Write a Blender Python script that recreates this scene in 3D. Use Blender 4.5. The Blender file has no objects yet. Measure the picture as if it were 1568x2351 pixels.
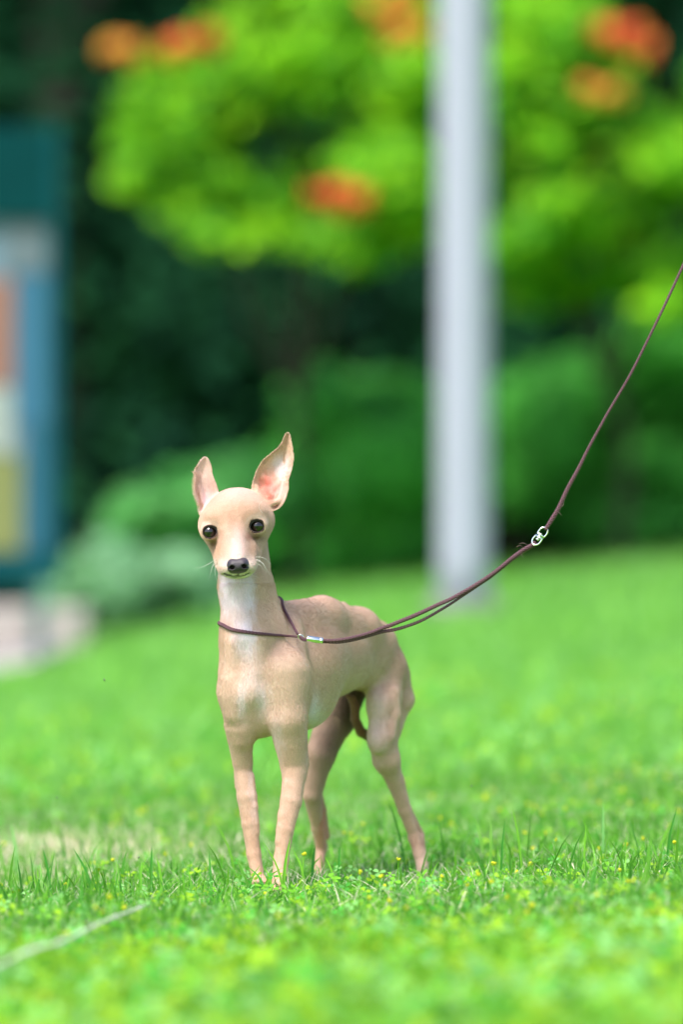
import bpy, math, random
import numpy as np
from mathutils import Vector
R = math.radians
rng = np.random.default_rng(7)
random.seed(7)

# ------------------------------------------------------------------ camera, world, sun, exposure
scene = bpy.context.scene
CAM_H = 0.39
cam_d = bpy.data.cameras.new("camera")
cam = bpy.data.objects.new("camera", cam_d)
scene.collection.objects.link(cam)
scene.camera = cam
cam.location = (0, 0, CAM_H)
cam.rotation_euler = (R(90), 0, 0)
cam_d.sensor_fit = 'VERTICAL'
cam_d.sensor_height = 36.0
cam_d.sensor_width = 24.0
cam_d.lens = 200.0
cam_d.clip_start = 0.05
cam_d.clip_end = 500
cam_d.dof.use_dof = True
cam_d.dof.focus_distance = 5.825
cam_d.dof.aperture_fstop = 3.1

SUN_EL, SUN_AZ = 56, 214          # azimuth: compass-like, where the light comes from (0 = +Y, clockwise)
world = bpy.data.worlds.new("World")
scene.world = world
world.use_nodes = True
wn = world.node_tree
wn.nodes.clear()
sky = wn.nodes.new("ShaderNodeTexSky")
sky.sky_type = 'NISHITA'
sky.sun_disc = False
sky.sun_elevation = R(SUN_EL)
sky.sun_rotation = R(SUN_AZ)
sky.air_density = 1.0
sky.dust_density = 2.5
sky.ozone_density = 1.0
bgn = wn.nodes.new("ShaderNodeBackground")
bgn.inputs["Strength"].default_value = 0.15
outn = wn.nodes.new("ShaderNodeOutputWorld")
wn.links.new(sky.outputs[0], bgn.inputs[0])
wn.links.new(bgn.outputs[0], outn.inputs[0])

sl = bpy.data.lights.new("sun", 'SUN')
sl.energy = 2.3
sl.angle = R(20)
sl.color = (1.0, 0.955, 0.90)
so = bpy.data.objects.new("sun", sl)
scene.collection.objects.link(so)
az, el = R(SUN_AZ), R(SUN_EL)
sdir = Vector((math.sin(az) * math.cos(el), math.cos(az) * math.cos(el), math.sin(el)))
so.rotation_euler = sdir.to_track_quat('Z', 'Y').to_euler()
so.location = (-4, -4, 8)

vs = scene.view_settings
vs.view_transform = 'Standard'
vs.look = 'None'
vs.exposure = 1.05
vs.gamma = 1.0
vs.use_curve_mapping = False
scene.cycles.use_denoising = True
scene.cycles.max_bounces = 8
scene.cycles.transparent_max_bounces = 8
scene.cycles.sample_clamp_indirect = 6

# ------------------------------------------------------------------ helpers
F = 13060.0
CX, CY = 784.0, 1175.5
D0 = 5.87


def PD(x, y, D):
    return np.array([(x - CX) / F * D, D, CAM_H - (y - CY) / F * D])


def P(x, y, d):
    """photo coordinates (1568 px wide) plus depth offset in mm from the dog's chest -> metres"""
    return PD(x, y, D0 + d / 1000.0)


def rpx(r, d=0):
    return r * (D0 + d / 1000.0) / F


def ss(a, b, x):
    t = np.clip((x - a) / (b - a), 0, 1)
    return t * t * (3 - 2 * t)


def ground_z(x, y):
    x = np.asarray(x, float)
    y = np.asarray(y, float)
    xc = np.clip(x, -5, 5)
    s = np.clip((y - 6.3) / 9.2, 0, 1.0)
    near = 0.042 * xc
    far = 0.130 + 0.135 * np.clip(xc, -1.8, 0) + 0.078 * np.clip(xc, 0, 1.8) + 0.01 * xc
    z = near * (1 - np.minimum(s, 1)) + far * s
    z = z - 0.013 * np.exp(-((x - 0.09) / 0.16) ** 2 - ((y - 6.15) / 0.24) ** 2)      # shallow dip under the hind feet
    z = z + 0.006 * np.sin(x * 7.1 + 1.3) * np.sin(y * 3.3) + 0.004 * np.sin(x * 15 + y * 9)
    return z


COL = scene.collection


def link(o, parent=None):
    COL.objects.link(o)
    if parent is not None:
        o.parent = parent
    return o


def tag(o, label=None, cat=None, group=None, kind=None):
    if label: o['label'] = label
    if cat: o['category'] = cat
    if group: o['group'] = group
    if kind: o['kind'] = kind
    return o


def mesh_np(name, V, faces, mat=None, parent=None, smooth=True, color=None, n=None):
    """V (N,3); faces (M,k) int array or list of such arrays; color (N,3) linear point colours"""
    me = bpy.data.meshes.new(name)
    V = np.asarray(V, np.float32)
    fl = faces if isinstance(faces, list) else [faces]
    fl = [np.asarray(f, np.int32) for f in fl if len(f)]
    me.vertices.add(len(V))
    me.vertices.foreach_set("co", V.ravel())
    loops = np.concatenate([f.ravel() for f in fl])
    tot = np.concatenate([np.full(len(f), f.shape[1], np.int32) for f in fl])
    start = np.concatenate([[0], np.cumsum(tot)[:-1]]).astype(np.int32)
    me.loops.add(len(loops))
    me.loops.foreach_set("vertex_index", loops)
    me.polygons.add(len(tot))
    me.polygons.foreach_set("loop_start", start)
    me.polygons.foreach_set("loop_total", tot)
    me.update(calc_edges=True)
    me.polygons.foreach_set("use_smooth", np.full(len(tot), smooth, dtype=bool))
    if color is not None:
        a = me.color_attributes.new("col", 'FLOAT_COLOR', 'POINT')
        c4 = np.ones((len(V), 4), np.float32)
        c4[:, :3] = color
        a.data.foreach_set("color", c4.ravel())
    me.validate()
    if mat is not None:
        me.materials.append(mat)
    o = bpy.data.objects.new(name, me)
    return link(o, parent)


def new_mat(name):
    m = bpy.data.materials.new(name)
    m.use_nodes = True
    nt = m.node_tree
    b = nt.nodes["Principled BSDF"]
    return m, nt, b


def plain(name, col, rough=0.6, metal=0.0, spec=0.5, noise=0.15, scale=40, bump=0.0):
    m, nt, b = new_mat(name)
    tc = nt.nodes.new("ShaderNodeTexCoord")
    nz = nt.nodes.new("ShaderNodeTexNoise")
    nz.inputs["Scale"].default_value = scale
    nz.inputs["Detail"].default_value = 6
    nt.links.new(tc.outputs["Object"], nz.inputs["Vector"])
    mx = nt.nodes.new("ShaderNodeMix")
    mx.data_type = 'RGBA'
    mx.inputs["A"].default_value = (*[c * (1 - noise) for c in col], 1)
    mx.inputs["B"].default_value = (*[min(1, c * (1 + noise)) for c in col], 1)
    nt.links.new(nz.outputs["Fac"], mx.inputs["Factor"])
    nt.links.new(mx.outputs["Result"], b.inputs["Base Color"])
    b.inputs["Roughness"].default_value = rough
    b.inputs["Metallic"].default_value = metal
    b.inputs["Specular IOR Level"].default_value = spec
    if bump:
        bp = nt.nodes.new("ShaderNodeBump")
        bp.inputs["Strength"].default_value = bump
        bp.inputs["Distance"].default_value = 0.002
        nt.links.new(nz.outputs["Fac"], bp.inputs["Height"])
        nt.links.new(bp.outputs["Normal"], b.inputs["Normal"])
    return m


def leafy(name, trans=0.35, rough=0.5, spec=0.25):
    """two sided plant material: point colour 'col', diffuse + translucent"""
    m = bpy.data.materials.new(name)
    m.use_nodes = True
    nt = m.node_tree
    nt.nodes.clear()
    at = nt.nodes.new("ShaderNodeAttribute")
    at.attribute_name = "col"
    b = nt.nodes.new("ShaderNodeBsdfPrincipled")
    b.inputs["Roughness"].default_value = rough
    b.inputs["Specular IOR Level"].default_value = spec
    tr = nt.nodes.new("ShaderNodeBsdfTranslucent")
    ad = nt.nodes.new("ShaderNodeMixShader")
    ad.inputs[0].default_value = trans
    o = nt.nodes.new("ShaderNodeOutputMaterial")
    nt.links.new(at.outputs["Color"], b.inputs["Base Color"])
    nt.links.new(at.outputs["Color"], tr.inputs["Color"])
    nt.links.new(b.outputs[0], ad.inputs[1])
    nt.links.new(tr.outputs[0], ad.inputs[2])
    nt.links.new(ad.outputs[0], o.inputs["Surface"])
    return m


def tube(path, radii, sides=8, cap=True):
    """path (N,3), radii (N,) -> V, quads"""
    path = np.asarray(path, float)
    N = len(path)
    radii = np.broadcast_to(np.asarray(radii, float), (N,))
    T = np.gradient(path, axis=0)
    T /= np.linalg.norm(T, axis=1, keepdims=True) + 1e-12
    up = np.array([0, 0, 1.0]) if abs(T[0][2]) < 0.9 else np.array([1.0, 0, 0])
    n = np.cross(T[0], up); n /= np.linalg.norm(n)
    Ns = []
    for t in T:
        n = n - t * np.dot(n, t); n /= np.linalg.norm(n)
        Ns.append(n)
    Ns = np.array(Ns)
    B = np.cross(T, Ns)
    a = np.linspace(0, 2 * np.pi, sides, endpoint=False)
    V = path[:, None, :] + radii[:, None, None] * (np.cos(a)[None, :, None] * Ns[:, None, :] + np.sin(a)[None, :, None] * B[:, None, :])
    V = V.reshape(-1, 3)
    i = np.arange(N - 1)[:, None] * sides
    j = np.arange(sides)[None, :]
    j2 = (j + 1) % sides
    Q = np.stack([i + j, i + j2, i + sides + j2, i + sides + j], -1).reshape(-1, 4)
    tris = []
    if cap:
        V = np.concatenate([V, path[:1], path[-1:]])
        c0, c1 = len(V) - 2, len(V) - 1
        jj = np.arange(sides)
        tris.append(np.stack([(jj + 1) % sides, jj, np.full(sides, c0)], -1))
        b = (N - 1) * sides
        tris.append(np.stack([b + jj, b + (jj + 1) % sides, np.full(sides, c1)], -1))
        return V, Q, np.concatenate(tris)
    return V, Q, np.zeros((0, 3), int)


def join(parts):
    """parts: list of (V, Q, T)"""
    Vs, Qs, Ts, off = [], [], [], 0
    for V, Q, T in parts:
        Vs.append(V)
        if len(Q): Qs.append(Q + off)
        if len(T): Ts.append(T + off)
        off += len(V)
    fl = []
    if Qs: fl.append(np.concatenate(Qs))
    if Ts: fl.append(np.concatenate(Ts))
    return np.concatenate(Vs), fl


def boxm(c, s, bev=0.0):
    c = np.array(c, float); s = np.array(s, float) / 2
    V = np.array([[x, y, z] for x in (-1, 1) for y in (-1, 1) for z in (-1, 1)], float) * s + c
    Q = np.array([[0, 1, 3, 2], [4, 6, 7, 5], [0, 4, 5, 1], [2, 3, 7, 6], [0, 2, 6, 4], [1, 5, 7, 3]])
    return V, Q, np.zeros((0, 3), int)


def catmull(pts, n):
    """smooth resample of control points"""
    pts = np.asarray(pts, float)
    p = np.concatenate([2 * pts[:1] - pts[1:2], pts, 2 * pts[-1:] - pts[-2:-1]])
    out = []
    for i in range(1, len(p) - 2):
        t = np.linspace(0, 1, 24, endpoint=False)[:, None]
        a, b, c, d = p[i - 1], p[i], p[i + 1], p[i + 2]
        out.append(0.5 * ((2 * b) + (-a + c) * t + (2 * a - 5 * b + 4 * c - d) * t ** 2 + (-a + 3 * b - 3 * c + d) * t ** 3))
    out.append(pts[-1:])
    q = np.concatenate(out)
    L = np.concatenate([[0], np.cumsum(np.linalg.norm(np.diff(q, axis=0), axis=1))])
    s = np.linspace(0, L[-1], n)
    return np.stack([np.interp(s, L, q[:, k]) for k in range(3)], -1)


# ------------------------------------------------------------------ ground, path
def build_ground():
    ys = np.concatenate([np.linspace(-6, 3, 19), np.linspace(3.1, 22, 380), np.linspace(23, 60, 20), np.linspace(70, 300, 10)])
    xs = np.concatenate([np.linspace(-200, -6, 14), np.linspace(-5, -1.6, 30), np.linspace(-1.5, 1.5, 120), np.linspace(1.6, 5, 30), np.linspace(6, 200, 14)])
    X, Y = np.meshgrid(xs, ys)
    Z = ground_z(X, Y)
    V = np.stack([X, Y, Z], -1).reshape(-1, 3)
    nx = len(xs)
    i, j = np.meshgrid(np.arange(len(ys) - 1), np.arange(nx - 1), indexing='ij')
    a = i * nx + j
    Q = np.stack([a, a + 1, a + nx + 1, a + nx], -1).reshape(-1, 4)
    m, nt, b = new_mat("lawn_soil")
    tc = nt.nodes.new("ShaderNodeTexCoord")
    n1 = nt.nodes.new("ShaderNodeTexNoise"); n1.inputs["Scale"].default_value = 2.2; n1.inputs["Detail"].default_value = 5
    n2 = nt.nodes.new("ShaderNodeTexNoise"); n2.inputs["Scale"].default_value = 60; n2.inputs["Detail"].default_value = 6
    nt.links.new(tc.outputs["Object"], n1.inputs["Vector"]); nt.links.new(tc.outputs["Object"], n2.inputs["Vector"])
    r1 = nt.nodes.new("ShaderNodeValToRGB")
    r1.color_ramp.elements[0].position = 0.35; r1.color_ramp.elements[0].color = (0.13, 0.37, 0.040, 1)
    r1.color_ramp.elements[1].position = 0.65; r1.color_ramp.elements[1].color = (0.24, 0.50, 0.05, 1)
    r2 = nt.nodes.new("ShaderNodeValToRGB")
    r2.color_ramp.elements[0].position = 0.40; r2.color_ramp.elements[0].color = (0.04, 0.12, 0.02, 1)
    r2.color_ramp.elements[1].position = 0.60; r2.color_ramp.elements[1].color = (1, 1, 1, 1)
    mx = nt.nodes.new("ShaderNodeMix"); mx.data_type = 'RGBA'; mx.blend_type = 'MULTIPLY'; mx.inputs["Factor"].default_value = 0.5
    nt.links.new(n1.outputs["Fac"], r1.inputs["Fac"]); nt.links.new(n2.outputs["Fac"], r2.inputs["Fac"])
    nt.links.new(r1.outputs["Color"], mx.inputs["A"]); nt.links.new(r2.outputs["Color"], mx.inputs["B"])
    # dry, straw coloured patch behind the dog on the left
    at = nt.nodes.new("ShaderNodeAttribute"); at.attribute_name = "dry"
    mx2 = nt.nodes.new("ShaderNodeMix"); mx2.data_type = 'RGBA'
    mx2.inputs["B"].default_value = (0.44, 0.37, 0.24, 1)
    nt.links.new(at.outputs["Fac"], mx2.inputs["Factor"])
    nt.links.new(mx.outputs["Result"], mx2.inputs["A"])
    nt.links.new(mx2.outputs["Result"], b.inputs["Base Color"])
    b.inputs["Roughness"].default_value = 0.9
    b.inputs["Specular IOR Level"].default_value = 0.1
    o = mesh_np("ground", V, Q, m)
    a = o.data.attributes.new("dry", 'FLOAT', 'POINT')
    a.data.foreach_set("value", dry(V[:, 0], V[:, 1]).astype(np.float32))
    tag(o, kind='structure')
    return o


def dry(x, y):
    w = 0.10 * np.sin(y * 5 + x * 9) + 0.05 * np.sin(x * 31 + y * 17)
    d1 = np.exp(-(((x + 0.36) / 0.27) ** 2 + ((y - 6.60 + w) / 0.46) ** 2) ** 1.5)
    d2 = 0.5 * np.exp(-(((x + 0.02) / 0.15) ** 2 + ((y - 7.3 + w) / 0.35) ** 2) ** 1.5)
    return np.clip((d1 + d2) * (0.72 + 0.28 * np.sin(x * 43 + 3 * np.sin(y * 19)) * np.sin(y * 37)), 0, 1)


build_ground()

# pale gravel path, back left
def build_path():
    ys = np.linspace(13.3, 24, 60)
    ts = np.linspace(0, 1, 24)
    V = []
    for y in ys:
        x1 = -0.72 - 0.006 * (y - 13.3) + 0.02 * math.sin(y * 4)
        for t in ts:
            x = -4.0 + (x1 + 4.0) * t
            V.append((x, y, float(ground_z(x, y)) + 0.004 + 0.012))
    V = np.array(V)
    i, j = np.meshgrid(np.arange(59), np.arange(23), indexing='ij')
    a = i * 24 + j
    Q = np.stack([a, a + 1, a + 25, a + 24], -1).reshape(-1, 4)
    m = plain("pale_gravel", (0.50, 0.45, 0.42), 0.9, noise=0.3, scale=90, bump=0.4)
    tag(mesh_np("path", V, Q, m), kind='structure')


build_path()

# low pale stone border beside the path
def build_border():
    x0, x1, D = -2.6, -0.76, 15.4
    zb = float(ground_z(-0.9, D)) - 0.03
    e = None
    parts, C = [], []
    x = x0
    while x < x1:
        w = rng.uniform(0.14, 0.24)
        h = 0.155 + rng.uniform(-.01, .015)
        V, Q, T = boxm((x + w / 2, D + rng.uniform(-.01, .01), zb + h / 2), (w - 0.008, 0.16, h))
        V = V + rng.normal(0, 0.003, V.shape)
        parts.append((V, Q, T)); x += w
    V, fl = join(parts)
    o = mesh_np("stone_border", V, fl, plain("pale_stone", (0.44, 0.40, 0.37), 0.9, noise=0.25, scale=14, bump=0.5), smooth=False)
    bv = o.modifiers.new("bevel", 'BEVEL'); bv.width = 0.012; bv.segments = 2
    tag(o, "low pale stone border under the notice board beside the path", "border")


build_border()

# ------------------------------------------------------------------ grass, clover, flowers
def scatter(y0, y1, margin, dens, out=0.4):
    """random lawn positions; thinner outside the strip the photograph looks along"""
    area = (y1 - y0) * 2 * (0.06 * y1 + margin)
    n = int(area * dens)
    x = rng.uniform(-1, 1, n) * (0.06 * y1 + margin)
    y = rng.uniform(y0, y1, n)
    keep = np.abs(x) < 0.06 * y + margin
    inner = np.abs(x) < 0.062 * y + 0.08
    keep &= inner | (rng.random(n) < out)
    return x[keep], y[keep]


def blades(x, y, h, w, bend, col0, col1, lean=0.25, tipcol=None):
    n = len(x)
    z = ground_z(x, y)
    th = rng.uniform(0, 2 * np.pi, n)        # facing
    ph = rng.uniform(0, 2 * np.pi, n)        # lean direction
    ln = np.abs(rng.normal(0, lean, n))
    t = np.array([0, 0.35, 0.7, 1.0])
    wid = np.array([0.8, 1.0, 0.7, 0.0])
    base = np.stack([x, y, z - 0.003], -1)
    side = np.stack([np.cos(th), np.sin(th), np.zeros(n)], -1)
    ld = np.stack([np.cos(ph), np.sin(ph), np.zeros(n)], -1)
    V = np.zeros((n, 7, 3)); C = np.zeros((n, 7, 3))
    mixc = rng.random((n, 1))
    bc = col0 * (1 - mixc) + col1 * mixc
    bc = bc * rng.uniform(0.8, 1.2, (n, 1))
    for k in range(4):
        off = ld * (ln * t[k] + bend * t[k] ** 2.2)[:, None] * h[:, None]
        c = base + off
        c[:, 2] += h * t[k] * np.sqrt(np.clip(1 - (ln * 0.6) ** 2, 0.2, 1)) * (1 - 0.25 * bend * t[k])
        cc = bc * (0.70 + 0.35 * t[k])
        if tipcol is not None and k == 3:
            pick = rng.random((n, 1)) < 0.35
            cc = np.where(pick, tipcol, cc)
        if k < 3:
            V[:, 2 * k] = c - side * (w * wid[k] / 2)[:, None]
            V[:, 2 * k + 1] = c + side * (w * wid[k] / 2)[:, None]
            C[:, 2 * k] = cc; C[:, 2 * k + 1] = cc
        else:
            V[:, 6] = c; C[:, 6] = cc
    b = np.arange(n)[:, None] * 7
    q = np.concatenate([b + [[0, 1, 3, 2]], b + [[2, 3, 5, 4]]])
    tr = b + [[4, 5, 6]]
    return V.reshape(-1, 3), q, tr, C.reshape(-1, 3)


G_DARK = np.array([0.06, 0.29, 0.030]); G_MID = np.array([0.19, 0.48, 0.035]); G_LIME = np.array([0.30, 0.52, 0.018])
G_MINT = np.array([0.24, 0.54, 0.15]); STRAW = np.array([0.80, 0.71, 0.56]); YEL = np.array([0.72, 0.74, 0.03])
leaf_mat = leafy("grass_blade", 0.32, 0.45)


def near_paws(x, y):
    return 1 - 0.45 * np.exp(-((x - 0.0) / 0.17) ** 2 - ((y - 5.85) / 0.42) ** 2)


def field_mask(x, y):
    return 0.5 + 0.5 * np.sin(x * 6.0 + 2.2 * np.sin(y * 1.7)) * np.sin(y * 2.3 + x * 3.1)


def build_grass():
    Vs, Qs, Ts, Cs, off = [], [], [], [], 0

    def add(r):
        nonlocal off
        V, q, t, c = r
        Vs.append(V); Qs.append(q + off); Ts.append(t + off); Cs.append(c); off += len(V)

    # fine sward around the dog
    x, y = scatter(5.15, 7.6, 0.7, 17000)
    k = rng.random(len(x)) > 1.02 * dry(x, y); x, y = x[k], y[k]
    h = (rng.gamma(6, 0.0030, len(x)) + 0.005) * near_paws(x, y)
    add(blades(x, y, h, rng.uniform(0.0011, 0.0024, len(x)), rng.uniform(0, 0.7, len(x)), G_DARK * 1.0, G_MID * 1.0, 0.35, STRAW))
    # taller blades, thicker on the left and beside the paws
    x, y = scatter(5.2, 6.5, 0.7, 1900)
    k = rng.random(len(x)) < (0.40 + 0.60 * ss(0.0, -0.25, x)) * near_paws(x, y) ** 2
    k &= ~((x < -0.08) & (y > 6.0) & (rng.random(len(x)) < 0.75)); x, y = x[k], y[k]
    h = (rng.gamma(9, 0.0040, len(x)) + 0.008) * near_paws(x, y)
    add(blades(x, y, h, rng.uniform(0.0022, 0.0036, len(x)), rng.uniform(0, 0.4, len(x)), G_DARK * 0.95, G_MID, 0.16))
    # straw coloured clippings lying in it
    x, y = scatter(5.1, 7.4, 0.7, 5200)
    k = rng.random(len(x)) < 0.45 + 0.55 * dry(x, y); x, y = x[k], y[k]
    h = rng.uniform(0.012, 0.034, len(x))
    add(blades(x, y, h, rng.uniform(0.0008, 0.0016, len(x)), rng.uniform(0.2, 1.2, len(x)), STRAW * 0.8, STRAW * 1.25, 0.8))
    # foreground, mostly under the clover
    x, y = scatter(3.3, 5.15, 0.7, 9000)
    h = rng.gamma(6, 0.0035, len(x)) + 0.006
    add(blades(x, y, h, rng.uniform(0.0016, 0.0032, len(x)), rng.uniform(0, 0.8, len(x)), G_MID, G_LIME * 0.9, 0.4))
    # lawn running back
    x, y = scatter(7.6, 11.5, 0.9, 4200)
    h = rng.gamma(6, 0.0042, len(x)) + 0.008
    add(blades(x, y, h, rng.uniform(0.003, 0.005, len(x)), rng.uniform(0, 0.6, len(x)), G_MID * 1.05, G_MINT * 1.0, 0.35))
    x, y = scatter(11.5, 19.0, 1.2, 1200)
    k = ~((x < -0.62) & (y > 13.2)); x, y = x[k], y[k]
    h = rng.gamma(6, 0.0050, len(x)) + 0.010
    add(blades(x, y, h, rng.uniform(0.006, 0.010, len(x)), rng.uniform(0, 0.6, len(x)), G_MID * 1.05, G_MINT * 1.0, 0.35))
    # single long blades standing before and beside the paws: base, tip (photo x, y), depth, width, colour
    for (bx_, by_, tx, ty, dd, ww, cc) in ((655, 2068, 601, 1928, -90, .0022, G_MID), (648, 2062, 667, 1922, -80, .0036, G_MID), (612, 2060, 566, 1988, -70, .0030, G_DARK * 1.2),
                                           (603, 2052, 648, 1992, -60, .0034, G_MID), (626, 2060, 606, 1990, -75, .0024, G_MID), (700, 2040, 672, 1950, -30, .0026, G_MID), (716, 2030, 724, 1940, 40, .0034, G_DARK),
                                           (705, 2025, 738, 1965, 60, .0030, G_MID), (776, 2050, 781, 1938, -10, .0026, G_DARK), (770, 2050, 745, 1965, -20, .0026, G_MID), (545, 2040, 492, 1880, 160, .0024, G_MID),
                                           (935, 2030, 888, 1828, 260, .0026, G_DARK), (985, 2045, 1010, 1975, 20, .0026, G_MID), (1150, 2020, 1160, 1880, 40, .0024, G_DARK), (1200, 2010, 1176, 1850, 70, .0026, G_MID),
                                           (1385, 1990, 1386, 1840, 160, .0030, G_MINT), (1530, 2000, 1556, 1852, 60, .0030, G_DARK), (1395, 2020, 1416, 1940, 10, .0026, G_MID), (215, 2060, 166, 1946, 10, .0032, G_DARK),
                                           (118, 2080, 96, 1944, 20, .0030, G_DARK), (345, 2060, 348, 1940, 0, .0030, G_DARK), (372, 2055, 358, 1965, 0, .0028, G_MID), (90, 2100, 84, 1990, -20, .0034, G_MID), (40, 1990, 22, 1885, 420, .0044, G_MINT)):
        a = P(bx_, by_, dd); b = P(tx, ty, dd + 8)
        a[2] = min(a[2], float(ground_z(a[0], a[1])))
        mid = (a + b) / 2 + np.array([(a[0] - b[0]) * 0.14, 0, 0.004])
        pts = catmull([a, mid, b], 9)
        sd = np.array([0.95, 0.3, 0])
        wv = ww * 0.5 * np.array([.8, .95, 1, 1, .95, .85, .7, .45, .05])
        V = np.stack([pts - sd * wv[:, None], pts + np.array([0, .0006, 0]), pts + sd * wv[:, None]], 1).reshape(-1, 3)
        q = np.array([[3 * i + j, 3 * i + j + 1, 3 * i + j + 4, 3 * i + j + 3] for i in range(8) for j in (0, 1)])
        Vs.append(V); Qs.append(q + off); Cs.append(np.tile(cc, (27, 1)) * np.repeat(np.linspace(.85, 1.1, 9), 3)[:, None]); off += 27
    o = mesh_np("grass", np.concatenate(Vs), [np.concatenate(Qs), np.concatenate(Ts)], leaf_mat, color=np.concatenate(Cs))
    tag(o, "mown lawn grass of fine green blades around the dog", "grass", kind='stuff')
    return o


build_grass()


def build_clover():
    Vs, Ts, Cs, off = [], [], [], 0
    # (y0,y1,density,leaflet size, height)
    for (y0, y1, dens, s0, s1, h0, h1) in ((3.3, 4.7, 3400, .007, .015, .010, .028), (4.7, 5.1, 3400, .006, .011, .008, .024), (5.1, 5.45, 3200, .004, .0085, .006, .020), (5.45, 5.8, 2200, .004, .0075, .006, .020), (5.8, 7.6, 1200, .0035, .007, .006, .022), (7.6, 10.5, 700, .007, .013, .01, .03)):
        x, y = scatter(y0, y1, 0.7, dens)
        fm = field_mask(x, y)
        k = rng.random(len(x)) < np.clip(0.25 + fm, 0, 1); x, y, fm = x[k], y[k], fm[k]
        k = rng.random(len(x)) > 1.3 * dry(x, y); x, y, fm = x[k], y[k], fm[k]
        n = len(x)
        h = rng.uniform(h0, h1, n)
        c = np.stack([x, y, ground_z(x, y) + h], -1)
        # plant wide colour families
        r = rng.random(n)
        patch = 0.5 + 0.5 * np.sin(x * 11 + 3 * np.sin(y * 4.1))
        base = np.where((r < 0.22 + 0.2 * patch)[:, None], G_LIME, np.where((r < 0.6)[:, None], G_MID, np.where((r < 0.86)[:, None], G_MINT, G_DARK * 1.5)))
        base = base * rng.uniform(0.75, 1.25, (n, 1))
        tilt = rng.normal(0, 0.5, (n, 2))
        nrm = np.stack([tilt[:, 0], tilt[:, 1] - 0.3, np.ones(n)], -1); nrm /= np.linalg.norm(nrm, axis=1, keepdims=True)
        u = np.cross(nrm, np.array([0.3, 1, 0.1])); u /= np.linalg.norm(u, axis=1, keepdims=True)
        v = np.cross(nrm, u)
        s = rng.uniform(s0, s1, n)
        a0 = rng.uniform(0, 2 * np.pi, n)
        # leaflet outline, obovate, in units of s
        ol = np.array([[0.05, 0], [0.5, 0.34], [0.9, 0.42], [1.15, 0.22], [1.08, 0], [1.15, -0.22], [0.9, -0.42], [0.5, -0.34]])
        for q in range(3):
            a = a0 + q * 2.094
            du = np.cos(a)[:, None] * u + np.sin(a)[:, None] * v
            dv = -np.sin(a)[:, None] * u + np.cos(a)[:, None] * v
            fold = rng.uniform(-0.1, 0.35, n)
            pts = c[:, None] + s[:, None, None] * (ol[None, :, 0:1] * du[:, None] + ol[None, :, 1:2] * dv[:, None] + (np.abs(ol[None, :, 1:2]) * fold[:, None, None]) * nrm[:, None])
            b = np.arange(n)[:, None] * 8 + off
            Ts.append(np.concatenate([b + [[0, 1, 4]], b + [[1, 2, 4]], b + [[2, 3, 4]], b + [[0, 4, 7]], b + [[7, 4, 6]], b + [[6, 4, 5]]]))
            Vs.append(pts.reshape(-1, 3)); off += n * 8
            Cs.append(np.repeat(base * rng.uniform(0.9, 1.1, (n, 1)), 8, axis=0))
    o = mesh_np("clover", np.concatenate(Vs), np.concatenate(Ts), leafy("clover_leaf", 0.4, 0.5), color=np.concatenate(Cs), smooth=False)
    tag(o, "low clover leaves spreading through the lawn in front of the dog", "clover", kind='stuff')
    # yellow flower heads
    Vs, Ts, Cs, off = [], [], [], 0
    import itertools
    phi = (1 + 5 ** .5) / 2
    ico = np.array([[-1, phi, 0], [1, phi, 0], [-1, -phi, 0], [1, -phi, 0], [0, -1, phi], [0, 1, phi], [0, -1, -phi], [0, 1, -phi], [phi, 0, -1], [phi, 0, 1], [-phi, 0, -1], [-phi, 0, 1]])
    ico /= np.linalg.norm(ico[0])
    it = np.array([[0, 11, 5], [0, 5, 1], [0, 1, 7], [0, 7, 10], [0, 10, 11], [1, 5, 9], [5, 11, 4], [11, 10, 2], [10, 7, 6], [7, 1, 8], [3, 9, 4], [3, 4, 2], [3, 2, 6], [3, 6, 8], [3, 8, 9], [4, 9, 5], [2, 4, 11], [6, 2, 10], [8, 6, 7], [9, 8, 1]])
    for (y0, y1, dens) in ((3.4, 5.2, 170), (5.2, 7.5, 120), (7.5, 9.5, 40)):
        x, y = scatter(y0, y1, 0.7, dens)
        k = rng.random(len(x)) < 0.35 + 0.65 * ss(-0.1, 0.3, x); x, y = x[k], y[k]
        for a, b in zip(x, y):
            hh = rng.uniform(0.014, 0.034)
            r = rng.uniform(0.0018, 0.0030)
            c = np.array([a, b, float(ground_z(a, b)) + hh])
            for q in range(7):      # florets bunched in a head
                dd = rng.normal(0, 1, 3); dd /= np.linalg.norm(dd)
                Vs.append(c + dd * r * 0.55 + ico * r * 0.55); Ts.append(it + off); off += 12
                Cs.append(np.tile(YEL * rng.uniform(0.75, 1.1), (12, 1)))
            # stem
            e = np.array([0.0005, 0, 0]); g = c + np.array([rng.normal(0, .004), rng.normal(0, .004), -hh])
            Vs.append(np.array([g - e, g + e, c + e, c - e])); Ts.append(np.array([[0, 1, 2], [0, 2, 3]]) + off); off += 4
            Cs.append(np.tile(G_MID, (4, 1)))
    o = mesh_np("clover_flowers", np.concatenate(Vs), np.concatenate(Ts), leafy("yellow_floret", 0.25, 0.6), color=np.concatenate(Cs), smooth=True)
    tag(o, "tiny yellow clover flower heads dotted through the lawn", "flowers", kind='stuff')


build_clover()

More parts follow.
